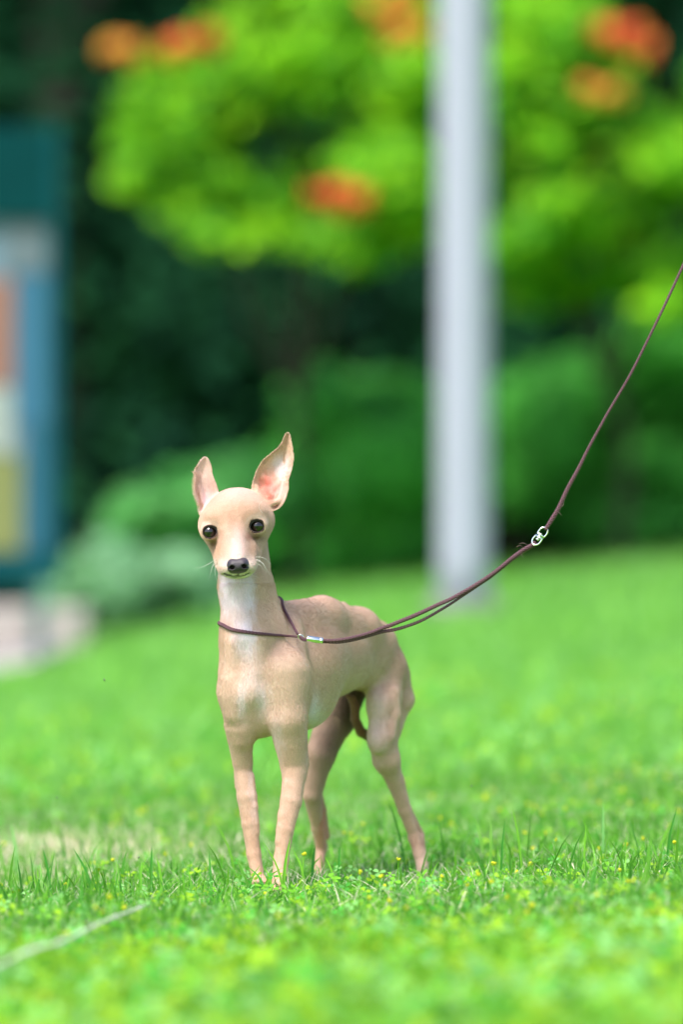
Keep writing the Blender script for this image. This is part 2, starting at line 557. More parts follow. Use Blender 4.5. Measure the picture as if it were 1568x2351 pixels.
# dry straw stalk, front left
def build_straw():
    pts = []
    for (x, y, hh) in ((-60, 2246, .031), (60, 2186, .031), (130, 2166, .030), (150, 2158, .030), (235, 2117, .028), (335, 2078, .022)):
        D = 4.9
        for _ in range(12):
            p = PD(x, y, D); D += (p[2] - float(ground_z(p[0], p[1])) - hh) * 10
        pts.append(PD(x, y, D))
    p = catmull(pts, 60)
    L = np.linspace(0, 1, 60)
    r = 0.0018 * (1 + 0.25 * np.sin(L * 40)) * (1 - 0.35 * L)
    r[18:20] *= 1.5
    V, Q, T = tube(p, r, 8)
    return tag(mesh_np("straw_stalk", V, [Q, T], plain("dry_straw", (0.85, 0.77, 0.60), 0.7, noise=0.35, scale=300)),
               "pale dry straw stalk lying slanted across the lawn at lower left", "straw")


build_straw()

# ------------------------------------------------------------------ background planting
def leaf_cloud(name, blobs, n, size, cols, mat, parent=None, up=0.6, jitter=0.35, fill=0.35, split=0):
    """blobs: list (cx,cy,cz,rx,ry,rz); leaves sit near the blob shells"""
    blobs = np.array(blobs, float)
    if split:        # break each clump into several uneven ones
        nb = []
        for b_ in blobs:
            for q in range(split):
                o_ = rng.normal(0, 0.5, 3)
                sc_ = rng.uniform(0.35, 0.72)
                nb.append(np.concatenate([b_[:3] + o_ * b_[3:] * 0.85, b_[3:] * sc_ * rng.uniform(0.75, 1.3, 3)]))
        blobs = np.array(nb)
    vol = (blobs[:, 3] * blobs[:, 5]) ** 1.0
    idx = rng.choice(len(blobs), n, p=vol / vol.sum())
    b = blobs[idx]
    d = rng.normal(0, 1, (n, 3)); d /= np.linalg.norm(d, axis=1, keepdims=True)
    rad = np.where(rng.random(n) < fill, rng.random(n) ** 0.4, 1 + rng.normal(0, 0.20, n))
    c = b[:, :3] + d * b[:, 3:] * rad[:, None]
    nrm = d * (1 - up) + np.array([0, -0.25, up]) + rng.normal(0, jitter, (n, 3))
    nrm /= np.linalg.norm(nrm, axis=1, keepdims=True)
    t = np.cross(nrm, rng.normal(0, 1, (n, 3))); t /= np.linalg.norm(t, axis=1, keepdims=True)
    s = np.cross(nrm, t)
    L = rng.uniform(0.7, 1.3, n) * size
    ol = np.array([[-.5, 0, 0], [-.15, .24, .05], [.2, .2, .05], [.55, 0, -.06], [.2, -.2, .05], [-.15, -.24, .05]])
    pts = c[:, None] + L[:, None, None] * (ol[None, :, 0:1] * t[:, None] + ol[None, :, 1:2] * s[:, None] + ol[None, :, 2:3] * nrm[:, None])
    bb = np.arange(n)[:, None] * 6
    q = np.concatenate([bb + [[0, 1, 2, 3]], bb + [[0, 3, 4, 5]]])
    cols = np.array(cols, float)
    blobcol = rng.integers(0, len(cols), len(blobs))
    ci = np.where(rng.random(n) < 0.6, blobcol[idx], rng.integers(0, len(cols), n))
    col = cols[ci] * rng.uniform(0.75, 1.25, (n, 1))
    return mesh_np(name, pts.reshape(-1, 3), q, mat, parent, smooth=False, color=np.repeat(col, 6, axis=0))


def limbs(name, base, tips, r0, mat, parent):
    parts = []
    base = np.array(base, float)
    mid = base + (np.mean(tips, axis=0) - base) * 0.45
    p = catmull([base, base * 0.5 + mid * 0.5 + rng.normal(0, .03, 3), mid], 10)
    parts.append(tube(p, np.linspace(r0, r0 * 0.7, 10), 9))
    for t in tips:
        t = np.array(t, float)
        p = catmull([mid - (mid - base) * 0.1, mid * 0.55 + t * 0.45 + rng.normal(0, .05, 3), t], 10)
        parts.append(tube(p, np.linspace(r0 * 0.55, r0 * 0.12, 10), 7))
    V, fl = join(parts)
    return mesh_np(name, V, fl, mat, parent)


bark = plain("bark", (0.030, 0.026, 0.018), 0.9, noise=0.4, scale=30, bump=0.6)
veg_mat = leafy("shrub_leaf", 0.35, 0.5)
evg_mat = leafy("evergreen_needle", 0.05, 0.9, 0.03)


def empty(name, loc):
    e = bpy.data.objects.new(name, None)
    e.location = loc
    e.empty_display_size = 0.1
    return link(e)


def plant(name, base, parts_fn, label, cat, group=None):
    """builds parts in world space, then hangs them under an empty at the base"""
    e = empty(name, base)
    tag(e, label, cat, group)
    bpy.context.view_layer.update()
    for o in parts_fn():
        o.parent = e
        o.matrix_parent_inverse = e.matrix_world.inverted()
        for ch in o.children:
            pass
    return e


def blob_px(x, y, D, rx, ry, rd):
    c = PD(x, y, D)
    k = D / F
    return (c[0], c[1], c[2], rx * k, rd, ry * k)


LIME = [(0.21, 0.56, 0.008), (0.13, 0.44, 0.008), (0.30, 0.64, 0.012), (0.07, 0.32, 0.012)]
DEEP = [(0.010, 0.055, 0.022), (0.014, 0.075, 0.026), (0.007, 0.036, 0.018)]
MIDG = [(0.050, 0.24, 0.035), (0.035, 0.18, 0.03), (0.075, 0.30, 0.04)]


def blossom(x, y, D, s, cols, tilt=0.0):
    """trumpet flowers bunched at a shoot tip"""
    c = PD(x, y, D)
    parts, C = [], []
    for k in range(9):
        a = rng.uniform(0, 2 * np.pi); b = rng.uniform(-0.5, 0.6)
        d = np.array([math.cos(a) * math.cos(b) * 1.25, math.sin(a) * math.cos(b), math.sin(b) * 0.7 + tilt * math.cos(a)])
        p0 = c + d * s * 0.15; p1 = c + d * s
        p = np.array([p0 + (p1 - p0) * t for t in (0, .4, .75, .95, 1.0)])
        V, Q, T = tube(p, s * np.array([0.10, 0.14, 0.22, 0.42, 0.46]), 8, cap=True)
        parts.append((V, Q, T))
        cc = np.array(cols[k % len(cols)])
        C.append(np.tile(cc, (len(V), 1)))
    V, fl = join(parts)
    return mesh_np("blossom", V, fl, petal_mat, color=np.concatenate(C))


petal_mat = leafy("orange_petal", 0.3, 0.5)
OR = [(0.72, 0.11, 0.03), (0.76, 0.20, 0.03), (0.68, 0.07, 0.03)]
ORY = [(0.80, 0.32, 0.04), (0.75, 0.45, 0.05), (0.80, 0.2, 0.04)]


def centre_vine():
    D = 17.0
    bl = []
    for (x, y, rx, ry) in ((640, 60, 170, 130), (840, 40, 150, 110), (430, 170, 110, 90), (560, 210, 150, 100), (760, 160, 160, 90), (920, 200, 110, 120),
                           (350, 280, 80, 90), (480, 330, 130, 90), (340, 420, 90, 70), (470, 450, 140, 70), (620, 480, 130, 70), (880, 400, 120, 110),
                           (860, 530, 110, 60), (780, 560, 110, 55), (560, 540, 110, 45), (700, 420, 120, 90), (960, 90, 120, 120), (700, -80, 260, 110), (940, 470, 90, 90)):
        bl.append(blob_px(x, y, D + rng.uniform(-.25, .35), rx * .86, ry * .86, 0.16))
    cr = leaf_cloud("crown", bl, 14000, 0.062, LIME, veg_mat, split=9)
    bs = PD(690, 1300, 17.4); bs[2] = ground_z(bs[0], bs[1])
    tips = [PD(x, y, D + .15) for x, y in ((450, 250), (620, 120), (840, 150), (930, 350), (500, 440), (720, 0))]
    tr = limbs("trunk", bs, tips, 0.024, bark, None)
    out = [cr, tr]
    for (x, y, s, c, t) in ((275, 118, 0.056, ORY, 0), (436, 105, 0.074, OR, 0.3), (930, 75, 0.065, ORY, 0), (775, 455, 0.078, OR, 0.1), (900, 5, 0.069, ORY, 0.1)):
        out.append(blossom(x, y, D - 0.42, s, c, t))
    return out


def right_vine():
    D = 17.2
    bl = []
    for (x, y, rx, ry) in ((1200, 60, 120, 120), (1320, 180, 150, 130), (1220, 250, 130, 120), (1400, 310, 140, 80), (1530, 350, 120, 70), (1210, 420, 120, 90),
                           (1330, 510, 130, 80), (1300, 590, 120, 60), (1440, 560, 110, 60), (1600, 420, 140, 80), (1330, 20, 90, 90), (1560, 600, 110, 60), (1260, 660, 100, 50), (1400, 660, 110, 50), (1180, 560, 80, 60), (1540, 690, 100, 50), (1230, 330, 90, 60), (1450, 440, 110, 60), (1700, 300, 160, 160), (1750, 520, 160, 120)):
        bl.append(blob_px(x, y, D + rng.uniform(-.25, .35), rx * .86, ry * .86, 0.16))
    cr = leaf_cloud("crown", bl, 14000, 0.062, LIME, veg_mat, split=9)
    bs = PD(1420, 1280, 17.6); bs[2] = ground_z(bs[0], bs[1])
    tips = [PD(x, y, D + .15) for x, y in ((1220, 150), (1330, 100), (1450, 330), (1280, 480), (1620, 420))]
    tr = limbs("trunk", bs, tips, 0.024, bark, None)
    out = [cr, tr]
    for (x, y, s, c, t) in ((1430, 88, 0.081, OR, -0.35), (1382, 212, 0.062, ORY, 0)):
        out.append(blossom(x, y, D - 0.42, s, c, t))
    return out


vb = PD(690, 1300, 17.4); vb[2] = ground_z(vb[0], vb[1])
plant("flowering_shrub", vb, centre_vine, "tall lime green shrub with orange blossoms left of the white pole", "shrub", "flowering shrubs beside the pole")
vb = PD(1420, 1280, 17.6); vb[2] = ground_z(vb[0], vb[1])
plant("flowering_shrub", vb, right_vine, "lime green shrub with orange blossoms right of the white pole", "shrub", "flowering shrubs beside the pole")


def bush(x, y, D, blobs, n, size, cols, label, group="low bushes at the far edge of the lawn", name="bush"):
    b = PD(x, y, D); b[2] = ground_z(b[0], b[1])

    def fn():
        bl = [blob_px(bx, by, D + rng.uniform(-.2, .2), rx, ry, rd) for (bx, by, rx, ry, rd) in blobs]
        cr = leaf_cloud("foliage", bl, int(n * 1.3), size, cols, veg_mat, split=5)
        tips = [np.array(q[:3]) for q in bl[:5]]
        return [cr, limbs("stem", b, tips if len(tips) > 1 else tips * 2, 0.025, bark, None)]
    return plant(name, b, fn, label, "bush", group)


bush(1400, 1290, 18.3, [(1250, 960, 130, 110, .3), (1420, 900, 170, 110, .3), (1600, 930, 180, 130, .3), (1300, 1110, 150, 110, .25), (1480, 1120, 150, 110, .25), (1640, 1130, 130, 120, .3), (1420, 1220, 200, 60, .2)],
     6000, 0.06, [(0.08, 0.42, 0.05), (0.05, 0.28, 0.03), (0.11, 0.50, 0.06)], "broad mid green bush right of the pole, above the lawn edge")
bush(820, 1340, 18.0, [(880, 900, 110, 60, .25), (760, 960, 130, 70, .25), (900, 1030, 130, 100, .25), (700, 1080, 130, 90, .25), (840, 1180, 150, 100, .25), (650, 1200, 120, 90, .25), (900, 1290, 120, 50, .2)],
     6000, 0.06, [(0.09, 0.46, 0.06), (0.06, 0.34, 0.05), (0.13, 0.56, 0.07)], "green bush between the dog's head and the pole")
bush(420, 1380, 17.2, [(400, 1120, 100, 60, .2), (520, 1100, 120, 100, .2), (330, 1190, 110, 70, .2), (470, 1200, 120, 70, .2)],
     3500, 0.05, [(0.09, 0.40, 0.08), (0.14, 0.46, 0.12), (0.06, 0.30, 0.06)], "fresh green bush behind the dog's left-hand ear")
bush(330, 1470, 15.8, [(240, 1330, 110, 70, .16), (360, 1350, 130, 75, .16), (450, 1370, 80, 60, .16), (170, 1390, 70, 60, .14), (310, 1420, 160, 30, .14)],
     3600, 0.04, [(0.28, 0.56, 0.30), (0.38, 0.64, 0.40), (0.18, 0.44, 0.17)], "pale silvery green low bush beside the notice board")


def evergreen(x, D, w, h, label):
    b = PD(x, 1300, D); b[2] = ground_z(b[0], b[1])

    def fn():
        bl = []
        for k in range(46):
            z = rng.uniform(0.05, 1.0)
            ww = w * (1 - 0.35 * z)
            bl.append((b[0] + rng.uniform(-1, 1) * ww, b[1] + rng.uniform(-.5, .5), b[2] + z * h, 0.42, 0.32, 0.36))
        cr = leaf_cloud("crown", bl, 9000, 0.11, DEEP, evg_mat, up=0.35)
        tr = limbs("trunk", b, [(b[0] + q, b[1], b[2] + h * .9) for q in (-.5, 0, .5)], 0.12, bark, None)
        return [cr, tr]
    return plant("evergreen_tree", b, fn, label, "tree", "dark evergreen trees behind the shrubs")


evergreen(120, 20.0, 0.75, 4.6, "dark evergreen tree standing behind the notice board")
evergreen(820, 20.3, 0.75, 4.8, "dark evergreen tree behind the shrub left of the pole")
evergreen(1500, 20.1, 0.75, 4.5, "dark evergreen tree behind the shrub right of the pole")
evergreen(460, 20.6, 0.75, 4.6, "dark evergreen tree between the notice board and the flowering shrub")
evergreen(1180, 20.6, 0.75, 4.6, "dark evergreen tree directly behind the metal post")
evergreen(2280, 20.0, 0.8, 4.6, "dark evergreen tree beyond the right edge of the lawn")
evergreen(-640, 20.4, 0.8, 4.6, "dark evergreen tree beyond the left edge of the lawn")

# hedge wall behind the trees
def back_hedge():
    bl = []
    for k in range(24):
        for j in range(9):
            bl.append((-7.5 + k * .65 + rng.uniform(-.15, .15), 22 + rng.uniform(-.3, .3), j * .55 + rng.uniform(-.1, .1), 0.5, 0.4, 0.42))
    return leaf_cloud("hedge", bl, 60000, 0.20, DEEP, evg_mat, up=0.2, fill=0.6)


h_ = back_hedge()
tag(h_, "tall dark clipped hedge closing off the back of the garden", "hedge")

# ------------------------------------------------------------------ pole
def build_pole():
    D = 14.0
    x = (1066 - CX) / F * D
    z0 = float(ground_z(x, D))
    e = empty("lamp_post", (x, D, z0))
    tag(e, "thick pale grey metal post standing at the far edge of the lawn", "post")
    m = plain("painted_steel", (0.35, 0.36, 0.45), 0.5, 0.0, 0.5, noise=0.05, scale=4)
    N = 30
    p = np.stack([np.zeros(N), np.zeros(N), np.linspace(0.0, 4.2, N)], -1)
    V, Q, T = tube(p, np.linspace(0.0645, 0.058, N), 40)
    o = mesh_np("shaft", V, [Q, T], m, e)
    p = np.array([[0, 0, -0.05], [0, 0, 0.035], [0, 0, 0.045]])
    V, Q, T = tube(p, [0.105, 0.105, 0.095], 32)
    mesh_np("base_plate", V, [Q, T], plain("base_steel", (0.22, 0.20, 0.20), 0.7, 0.2), e)
    for k in range(4):
        a = k * math.pi / 2 + 0.78
        c = np.array([math.cos(a) * .085, math.sin(a) * .085, 0])
        V, Q, T = tube(np.array([c + [0, 0, .045], c + [0, 0, .062]]), 0.011, 6)
        mesh_np("bolt", V, [Q, T], plain("bolt_steel", (0.3, 0.3, 0.3), 0.5, 0.8), e)
    # collar on the shaft and the arm with lamp head above the frame
    V, Q, T = tube(np.array([[0, 0, 4.2], [0.0, 0, 4.45], [0.25, -0.15, 4.65], [0.7, -0.4, 4.7]]), 0.035, 12)
    mesh_np("lamp_arm", V, [Q, T], m, e)
    V, Q, T = tube(np.array([[0.65, -0.37, 4.70], [0.75, -.43, 4.70], [1.0, -.57, 4.68], [1.1, -.63, 4.67]]), [0.03, 0.07, 0.06, 0.02], 14)
    mesh_np("lamp_head", V, [Q, T], plain("lamp_grey", (0.35, 0.36, 0.38), 0.4), e)


build_pole()

# ------------------------------------------------------------------ notice board, far left
def build_board():
    D = 14.3
    c0 = PD(138, 292, D); c1 = PD(138, 1335, D)
    xr = c0[0]; zt = c0[2]; zb = c1[2]
    W = 1.35
    zg = float(ground_z(xr - W / 2, D))
    e = empty("notice_board", (xr - W / 2, D, zg))
    tag(e, "tall teal framed notice board with faded blue and orange posters at left", "notice board")
    teal = plain("teal_paint", (0.002, 0.060, 0.070), 0.7, spec=0.08, noise=0.2, scale=5)

    def bx(name, x0, x1, z0, z1, y, th, m, par=e):
        V, Q, T = boxm(((x0 + x1) / 2 - (xr - W / 2), y, (z0 + z1) / 2 - zg), (x1 - x0, th, z1 - z0))
        o = mesh_np(name, V, Q, m, par, smooth=False)
        bv = o.modifiers.new("bevel", 'BEVEL'); bv.width = min(0.004, th * .3); bv.segments = 2
        return o
    px = lambda v: (v - CX) / F * D
    pz = lambda v: CAM_H - (v - CY) / F * D
    bx("frame_side", px(112), xr, zb, zt, 0, 0.06, teal)
    bx("frame_side", xr - W, xr - W + .04, zb, zt, 0, 0.06, teal)
    bx("header_panel", xr - W + .042, px(111), pz(505), zt, 0.0, 0.05, plain("teal_header", (0.001, 0.040, 0.042), 0.8, spec=0.06, noise=0.25, scale=6))
    bx("bottom_rail", xr - W + .042, px(111), zb, pz(1275), 0.0, 0.05, teal)
    back = bx("back_panel", xr - W + .042, px(111), pz(1274), pz(506), 0.012, 0.012, plain("board_back", (0.12, 0.20, 0.26), 0.6))
    m_grey = plain("grey_poster", (0.10, 0.14, 0.16), 0.6, noise=0.1, scale=12)
    m_blue = plain("blue_poster", (0.022, 0.12, 0.20), 0.8, noise=0.12, scale=8)
    m_deep = plain("deep_blue_poster", (0.003, 0.085, 0.14), 0.6, noise=0.12, scale=8)
    m_or = plain("orange_poster", (0.26, 0.12, 0.08), 0.6, noise=0.2, scale=14)
    m_wh = plain("cream_poster", (0.28, 0.32, 0.29), 0.6, noise=0.1, scale=14)
    m_yg = plain("olive_poster", (0.17, 0.19, 0.06), 0.8, noise=0.3, scale=14)
    bx("poster", px(8), px(110), pz(625), pz(512), -0.0005, 0.004, m_grey)
    bx("poster", px(32), px(110), pz(975), pz(630), -0.0005, 0.004, m_blue)
    bx("poster", px(52), px(110), pz(1268), pz(980), -0.0005, 0.004, m_deep)
    bx("poster", px(-200), px(29), pz(885), pz(640), -0.0005, 0.004, m_or)
    bx("poster", px(-200), px(29), pz(1040), pz(890), -0.0005, 0.004, m_wh)
    bx("poster", px(-200), px(48), pz(1268), pz(1045), -0.0005, 0.004, m_yg)
    bx("leg", px(78), px(100), zg - .1, zb - 0.001, 0, 0.05, plain("leg_steel", (0.04, 0.13, 0.13), 0.5))
    bx("leg", xr - W + .03, xr - W + .06, zg - .1, zb - 0.001, 0, 0.05, plain("leg_steel_far", (0.04, 0.13, 0.13), 0.5))


build_board()
# ------------------------------------------------------------------ dog: one smooth surface grown from blended volumes
OPS = []
BATCH = 0


def rc(a, ra, b, rb, k=8, sub=False):
    """round cone between photo points a,b (x, y, depth mm); radii in photo px; k = blend in mm"""
    A = P(*a); B = P(*b)
    r1, r2 = rpx(ra, a[2]), rpx(rb, b[2])
    OPS.append(('rc', (A, B, r1, r2), k / 1000, (A + B) / 2, np.linalg.norm(A - B) / 2 + max(r1, r2), sub))


def el(c, r, k=8, rot=None, sub=False):
    """ellipsoid: radii (x px, y px, depth mm); rot = (about view axis, about vertical, about x) degrees"""
    C = P(*c)
    rr = np.array([rpx(r[0], c[2]), r[2] / 1000, rpx(r[1], c[2])])
    M = np.eye(3)
    if rot is not None:
        a, b, g = [math.radians(q) for q in rot]
        Ra = np.array([[math.cos(a), 0, -math.sin(a)], [0, 1, 0], [math.sin(a), 0, math.cos(a)]])   # roll in the picture plane, anticlockwise
        Rb = np.array([[math.cos(b), -math.sin(b), 0], [math.sin(b), math.cos(b), 0], [0, 0, 1]])   # yaw
        Rg = np.array([[1, 0, 0], [0, math.cos(g), -math.sin(g)], [0, math.sin(g), math.cos(g)]])
        M = Ra @ Rb @ Rg
    OPS.append(('el', (C, rr, M), k / 1000, C, rr.max(), sub))


def ear(poly, w0, tilt, cup, lam, thick, k, turn=0.0, x0=0.0, y0=0.0, curl=0.0):
    poly = np.array(poly, float)
    # densify with a smooth closed curve
    p = np.concatenate([poly[-2:], poly, poly[:2]])
    out = []
    for i in range(1, len(p) - 2):
        t = np.linspace(0, 1, 5, endpoint=False)[:, None]
        a, b, c, d = p[i - 1], p[i], p[i + 1], p[i + 2]
        out.append(0.5 * ((2 * b) + (-a + c) * t + (2 * a - 5 * b + 4 * c - d) * t ** 2 + (-a + 3 * b - 3 * c + d) * t ** 3))
    q = np.concatenate(out)
    cx, cy = (q[:, 0].min() + q[:, 0].max()) / 2, (q[:, 1].min() + q[:, 1].max()) / 2
    C = P(cx, cy, w0)
    rad = 0.5 * math.hypot(np.ptp(q[:, 0]), np.ptp(q[:, 1])) * D0 / F + 0.012
    prm = dict(q=q, w0=w0, tilt=tilt, cup=cup, lam=lam, th=thick, turn=turn, x0=x0, y0=y0, curl=curl)
    OPS.append(('ear', prm, k / 1000, C, rad, False))
    return prm


def poly_sd(x, y, q):
    """signed distance to polygon, px"""
    d = np.full(x.shape, 1e9); s = np.ones(x.shape, bool)
    n = len(q)
    for i in range(n):
        a = q[i]; b = q[(i + 1) % n]
        ex, ey = b - a
        wx, wy = x - a[0], y - a[1]
        t = np.clip((wx * ex + wy * ey) / (ex * ex + ey * ey + 1e-9), 0, 1)
        d = np.minimum(d, (wx - ex * t) ** 2 + (wy - ey * t) ** 2)
        c = ((a[1] > y) != (b[1] > y)) & (x < (b[0] - a[0]) * (y - a[1]) / (b[1] - a[1] + 1e-12) + a[0])
        s ^= c
    return np.where(s, 1, -1) * np.sqrt(d)


def topx(p):
    D = p[:, 1]
    return p[:, 0] / D * F + CX, (CAM_H - p[:, 2]) / D * F + CY, (D - D0) * 1000


def ear_eval(p, e):
    x, y, w = topx(p)
    d2 = poly_sd(x, y, e['q']) * 0.4495
    ins = np.minimum(d2, 0)
    base = e['w0'] + e['tilt'] * (e['y0'] - y) * 0.4495 + e['turn'] * (x - e['x0']) * 0.4495
    wc = base + e['cup'] * (1 - np.exp(ins / e['lam']))
    dw = (np.abs(w - wc) - e['th']) * 0.6
    k = 1.4
    h = np.maximum(k - np.abs(dw - d2), 0) / k
    return (np.maximum(dw, d2) + h * h * k / 4) / 1000


def op_eval(op, p):
    t, q = op[0], op[1]
    if t == 'rc':
        A, B, r1, r2 = q
        ba = B - A
        L = np.dot(ba, ba)
        h = np.clip(((p - A) @ ba) / L, 0, 1)
        return np.linalg.norm(p - A - h[:, None] * ba, axis=1) - (r1 + (r2 - r1) * h)
    if t == 'el':
        C, rr, M = q
        l = (p - C) @ M
        k0 = np.linalg.norm(l / rr, axis=1)
        k1 = np.linalg.norm(l / rr ** 2, axis=1) + 1e-9
        return np.where(k0 < 1e-3, -rr.min(), k0 * (k0 - 1) / k1)
    return ear_eval(p, q)


def field(p, ops):
    d = np.full(len(p), 0.2)
    for op in ops:
        e = op_eval(op, p)
        k = op[2]
        if op[5]:
            h = np.maximum(k - np.abs(d + e), 0) / k
            d = np.maximum(d, -e) + h * h * k / 4
        else:
            h = np.maximum(k - np.abs(d - e), 0) / k
            d = np.minimum(d, e) - h * h * k / 4
    return d


def near_ops(c, r, margin, ops):
    return [o for o in ops if np.linalg.norm(o[3] - c) - o[4] < r + margin]


def surface(ops, lo, hi, vox, B=10):
    lo = np.array(lo); hi = np.array(hi)
    nb = np.ceil((hi - lo) / (vox * B)).astype(int)
    n = nb * B + 1
    cs = [lo[i] + (np.arange(nb[i]) + 0.5) * B * vox for i in range(3)]
    G = np.stack(np.meshgrid(*cs, indexing='ij'), -1).reshape(-1, 3)
    dc = field(G, ops)
    hd = B * vox * 0.87
    big = np.repeat(np.repeat(np.repeat(dc.reshape(nb).astype(np.float32), B, 0), B, 1), B, 2)
    Fd = np.full(n, 0.05, np.float32)
    Fd[:-1, :-1, :-1] = np.sign(big) * 0.05
    keep = np.argwhere(np.abs(dc.reshape(nb)) < hd * 2.0 + 0.003)
    loc = np.stack(np.meshgrid(*[np.arange(B + 1)] * 3, indexing='ij'), -1).reshape(-1, 3)
    for b in keep:
        o0 = lo + b * B * vox
        c = o0 + B * vox / 2
        sub = near_ops(c, hd, 0.014, ops)
        pts = o0 + loc * vox
        v = field(pts, sub).reshape(B + 1, B + 1, B + 1) if sub else np.full((B + 1,) * 3, 0.05)
        s = b * B
        Fd[s[0]:s[0] + B + 1, s[1]:s[1] + B + 1, s[2]:s[2] + B + 1] = v
    # surface nets
    S = Fd < 0
    cnt = np.zeros(np.array(S.shape) - 1, np.int8)
    for dx in (0, 1):
        for dy in (0, 1):
            for dz in (0, 1):
                cnt += S[dx:S.shape[0] - 1 + dx, dy:S.shape[1] - 1 + dy, dz:S.shape[2] - 1 + dz]
    act = (cnt > 0) & (cnt < 8)
    cells = np.argwhere(act)
    idx = np.full(cnt.shape, -1, np.int32)
    idx[tuple(cells.T)] = np.arange(len(cells))
    acc = np.zeros((len(cells), 3)); wt = np.zeros(len(cells))
    corners = [(i, j, k) for i in (0, 1) for j in (0, 1) for k in (0, 1)]
    val = {c: Fd[cells[:, 0] + c[0], cells[:, 1] + c[1], cells[:, 2] + c[2]] for c in corners}
    for a in corners:
        for ax in range(3):
            if a[ax] == 0:
                b = list(a); b[ax] = 1; b = tuple(b)
                va, vb = val[a], val[b]
                m = (va < 0) != (vb < 0)
                t = np.where(m, va / np.where(m, va - vb, 1), 0)
                pos = np.array(a, float)[None] + t[:, None] * (np.array(b) - np.array(a))[None]
                acc += pos * m[:, None]; wt += m
    V = lo + (cells + acc / wt[:, None]) * vox
    Q = []
    for ax in range(3):
        u, w = (ax + 1) % 3, (ax + 2) % 3
        sl0 = [slice(None)] * 3; sl1 = [slice(None)] * 3
        sl0[ax] = slice(0, -1); sl1[ax] = slice(1, None)
        ch = S[tuple(sl0)] != S[tuple(sl1)]
        e = np.argwhere(ch)
        e = e[(e[:, u] > 0) & (e[:, w] > 0) & (e[:, u] < cnt.shape[u]) & (e[:, w] < cnt.shape[w])]
        ins = S[tuple(e.T)]
        def g(du, dw):
            f = e.copy(); f[:, u] -= du; f[:, w] -= dw
            return idx[tuple(f.T)]
        q = np.stack([g(0, 0), g(1, 0), g(1, 1), g(0, 1)], -1)
        q = np.where(ins[:, None], q, q[:, ::-1])
        q = q[(q >= 0).all(1)]
        Q.append(q)
    return V, np.concatenate(Q)


# ---- trunk
rc((598, 1555, 35), 86, (668, 1520, 110), 112, 20)          # front of the rib cage
rc((668, 1522, 110), 118, (745, 1500, 180), 98, 20)         # rib cage
rc((610, 1612, 30), 73, (690, 1596, 112), 80, 14)           # brisket
rc((745, 1500, 180), 92, (820, 1506, 235), 70, 18)          # loin
rc((820, 1506, 235), 70, (866, 1528, 262), 56, 14)          # croup
rc((690, 1431, 95), 52, (740, 1420, 135), 46, 10)           # withers
rc((740, 1420, 135), 45, (822, 1446, 205), 45, 12)          # back line
rc((822, 1446, 205), 45, (858, 1476, 248), 44, 14)
rc((858, 1476, 248), 44, (886, 1545, 278), 37, 14)
# neck
rc((556, 1235, 30), 56, (564, 1350, 22), 59, 8)
rc((564, 1350, 22), 59, (580, 1460, 20), 68, 8)
rc((570, 1300, 40), 46, (592, 1400, 58), 42, 8)             # nape
rc((592, 1400, 58), 40, (680, 1440, 92), 46, 12)
rc((580, 1460, 18), 68, (590, 1550, 24), 74, 14)            # base of the neck to chest
rc((548, 1350, 2), 24, (566, 1455, -4), 26, 8)              # windpipe
rc((600, 1340, 20), 22, (640, 1490, 14), 30, 8)             # side neck muscle
el((578, 1580, -7), (14, 24, 6), 14)                       # breastbone tip
# shoulders
rc((556, 1490, 25), 42, (545, 1590, 12), 43, 12)            # image left shoulder
rc((545, 1590, 12), 42, (548, 1665, 17), 31, 8)
rc((548, 1665, 17), 31, (556, 1745, 30), 21, 3)
rc((560, 1600, 10), 32, (558, 1690, 18), 21, 10)
rc((576, 1590, 10), 40, (592, 1650, 24), 40, 12)
rc((664, 1440, 50), 30, (662, 1560, 10), 46, 14)            # image right shoulder blade
rc((655, 1540, 2), 53, (659, 1650, 4), 42, 12)
rc((659, 1650, 4), 42, (674, 1755, 18), 28, 4)
rc((660, 1640, 4), 38, (675, 1745, 22), 27, 8)
rc((650, 1640, 12), 24, (666, 1730, 26), 18, 8)
rc((684, 1600, 35), 24, (690, 1710, 40), 13, 8)             # triceps
# image left fore leg
rc((548, 1680, 22), 23.2, (557, 1755, 34), 19.4, 5)
rc((557, 1755, 33), 18.4, (566, 1830, 30), 21.4, 4)
rc((566, 1830, 30), 21.4, (573, 1890, 28), 17.9, 2)
rc((573, 1890, 28), 17.9, (582, 1960, 27), 14.9, 2)
rc((582, 1960, 27), 14.9, (591, 2008, 24), 14.4, 3)
rc((543, 1770, 42), 6.4, (549, 1805, 38), 9.4, 4)              # elbow point
# image right fore leg
rc((677, 1735, 26), 27.4, (676, 1778, 18), 26.4, 6)
rc((676, 1775, 18), 26.4, (668, 1840, 9), 23.4, 3)
rc((668, 1840, 9), 23.4, (655, 1905, 2), 18.4, 2)
rc((655, 1905, 2), 18.4, (645, 1975, -2), 15.4, 2)
rc((645, 1975, -2), 15.4, (641, 2025, -12), 16.4, 4)
rc((700, 1735, 40), 6.4, (705, 1756, 40), 5.4, 4)               # elbow point
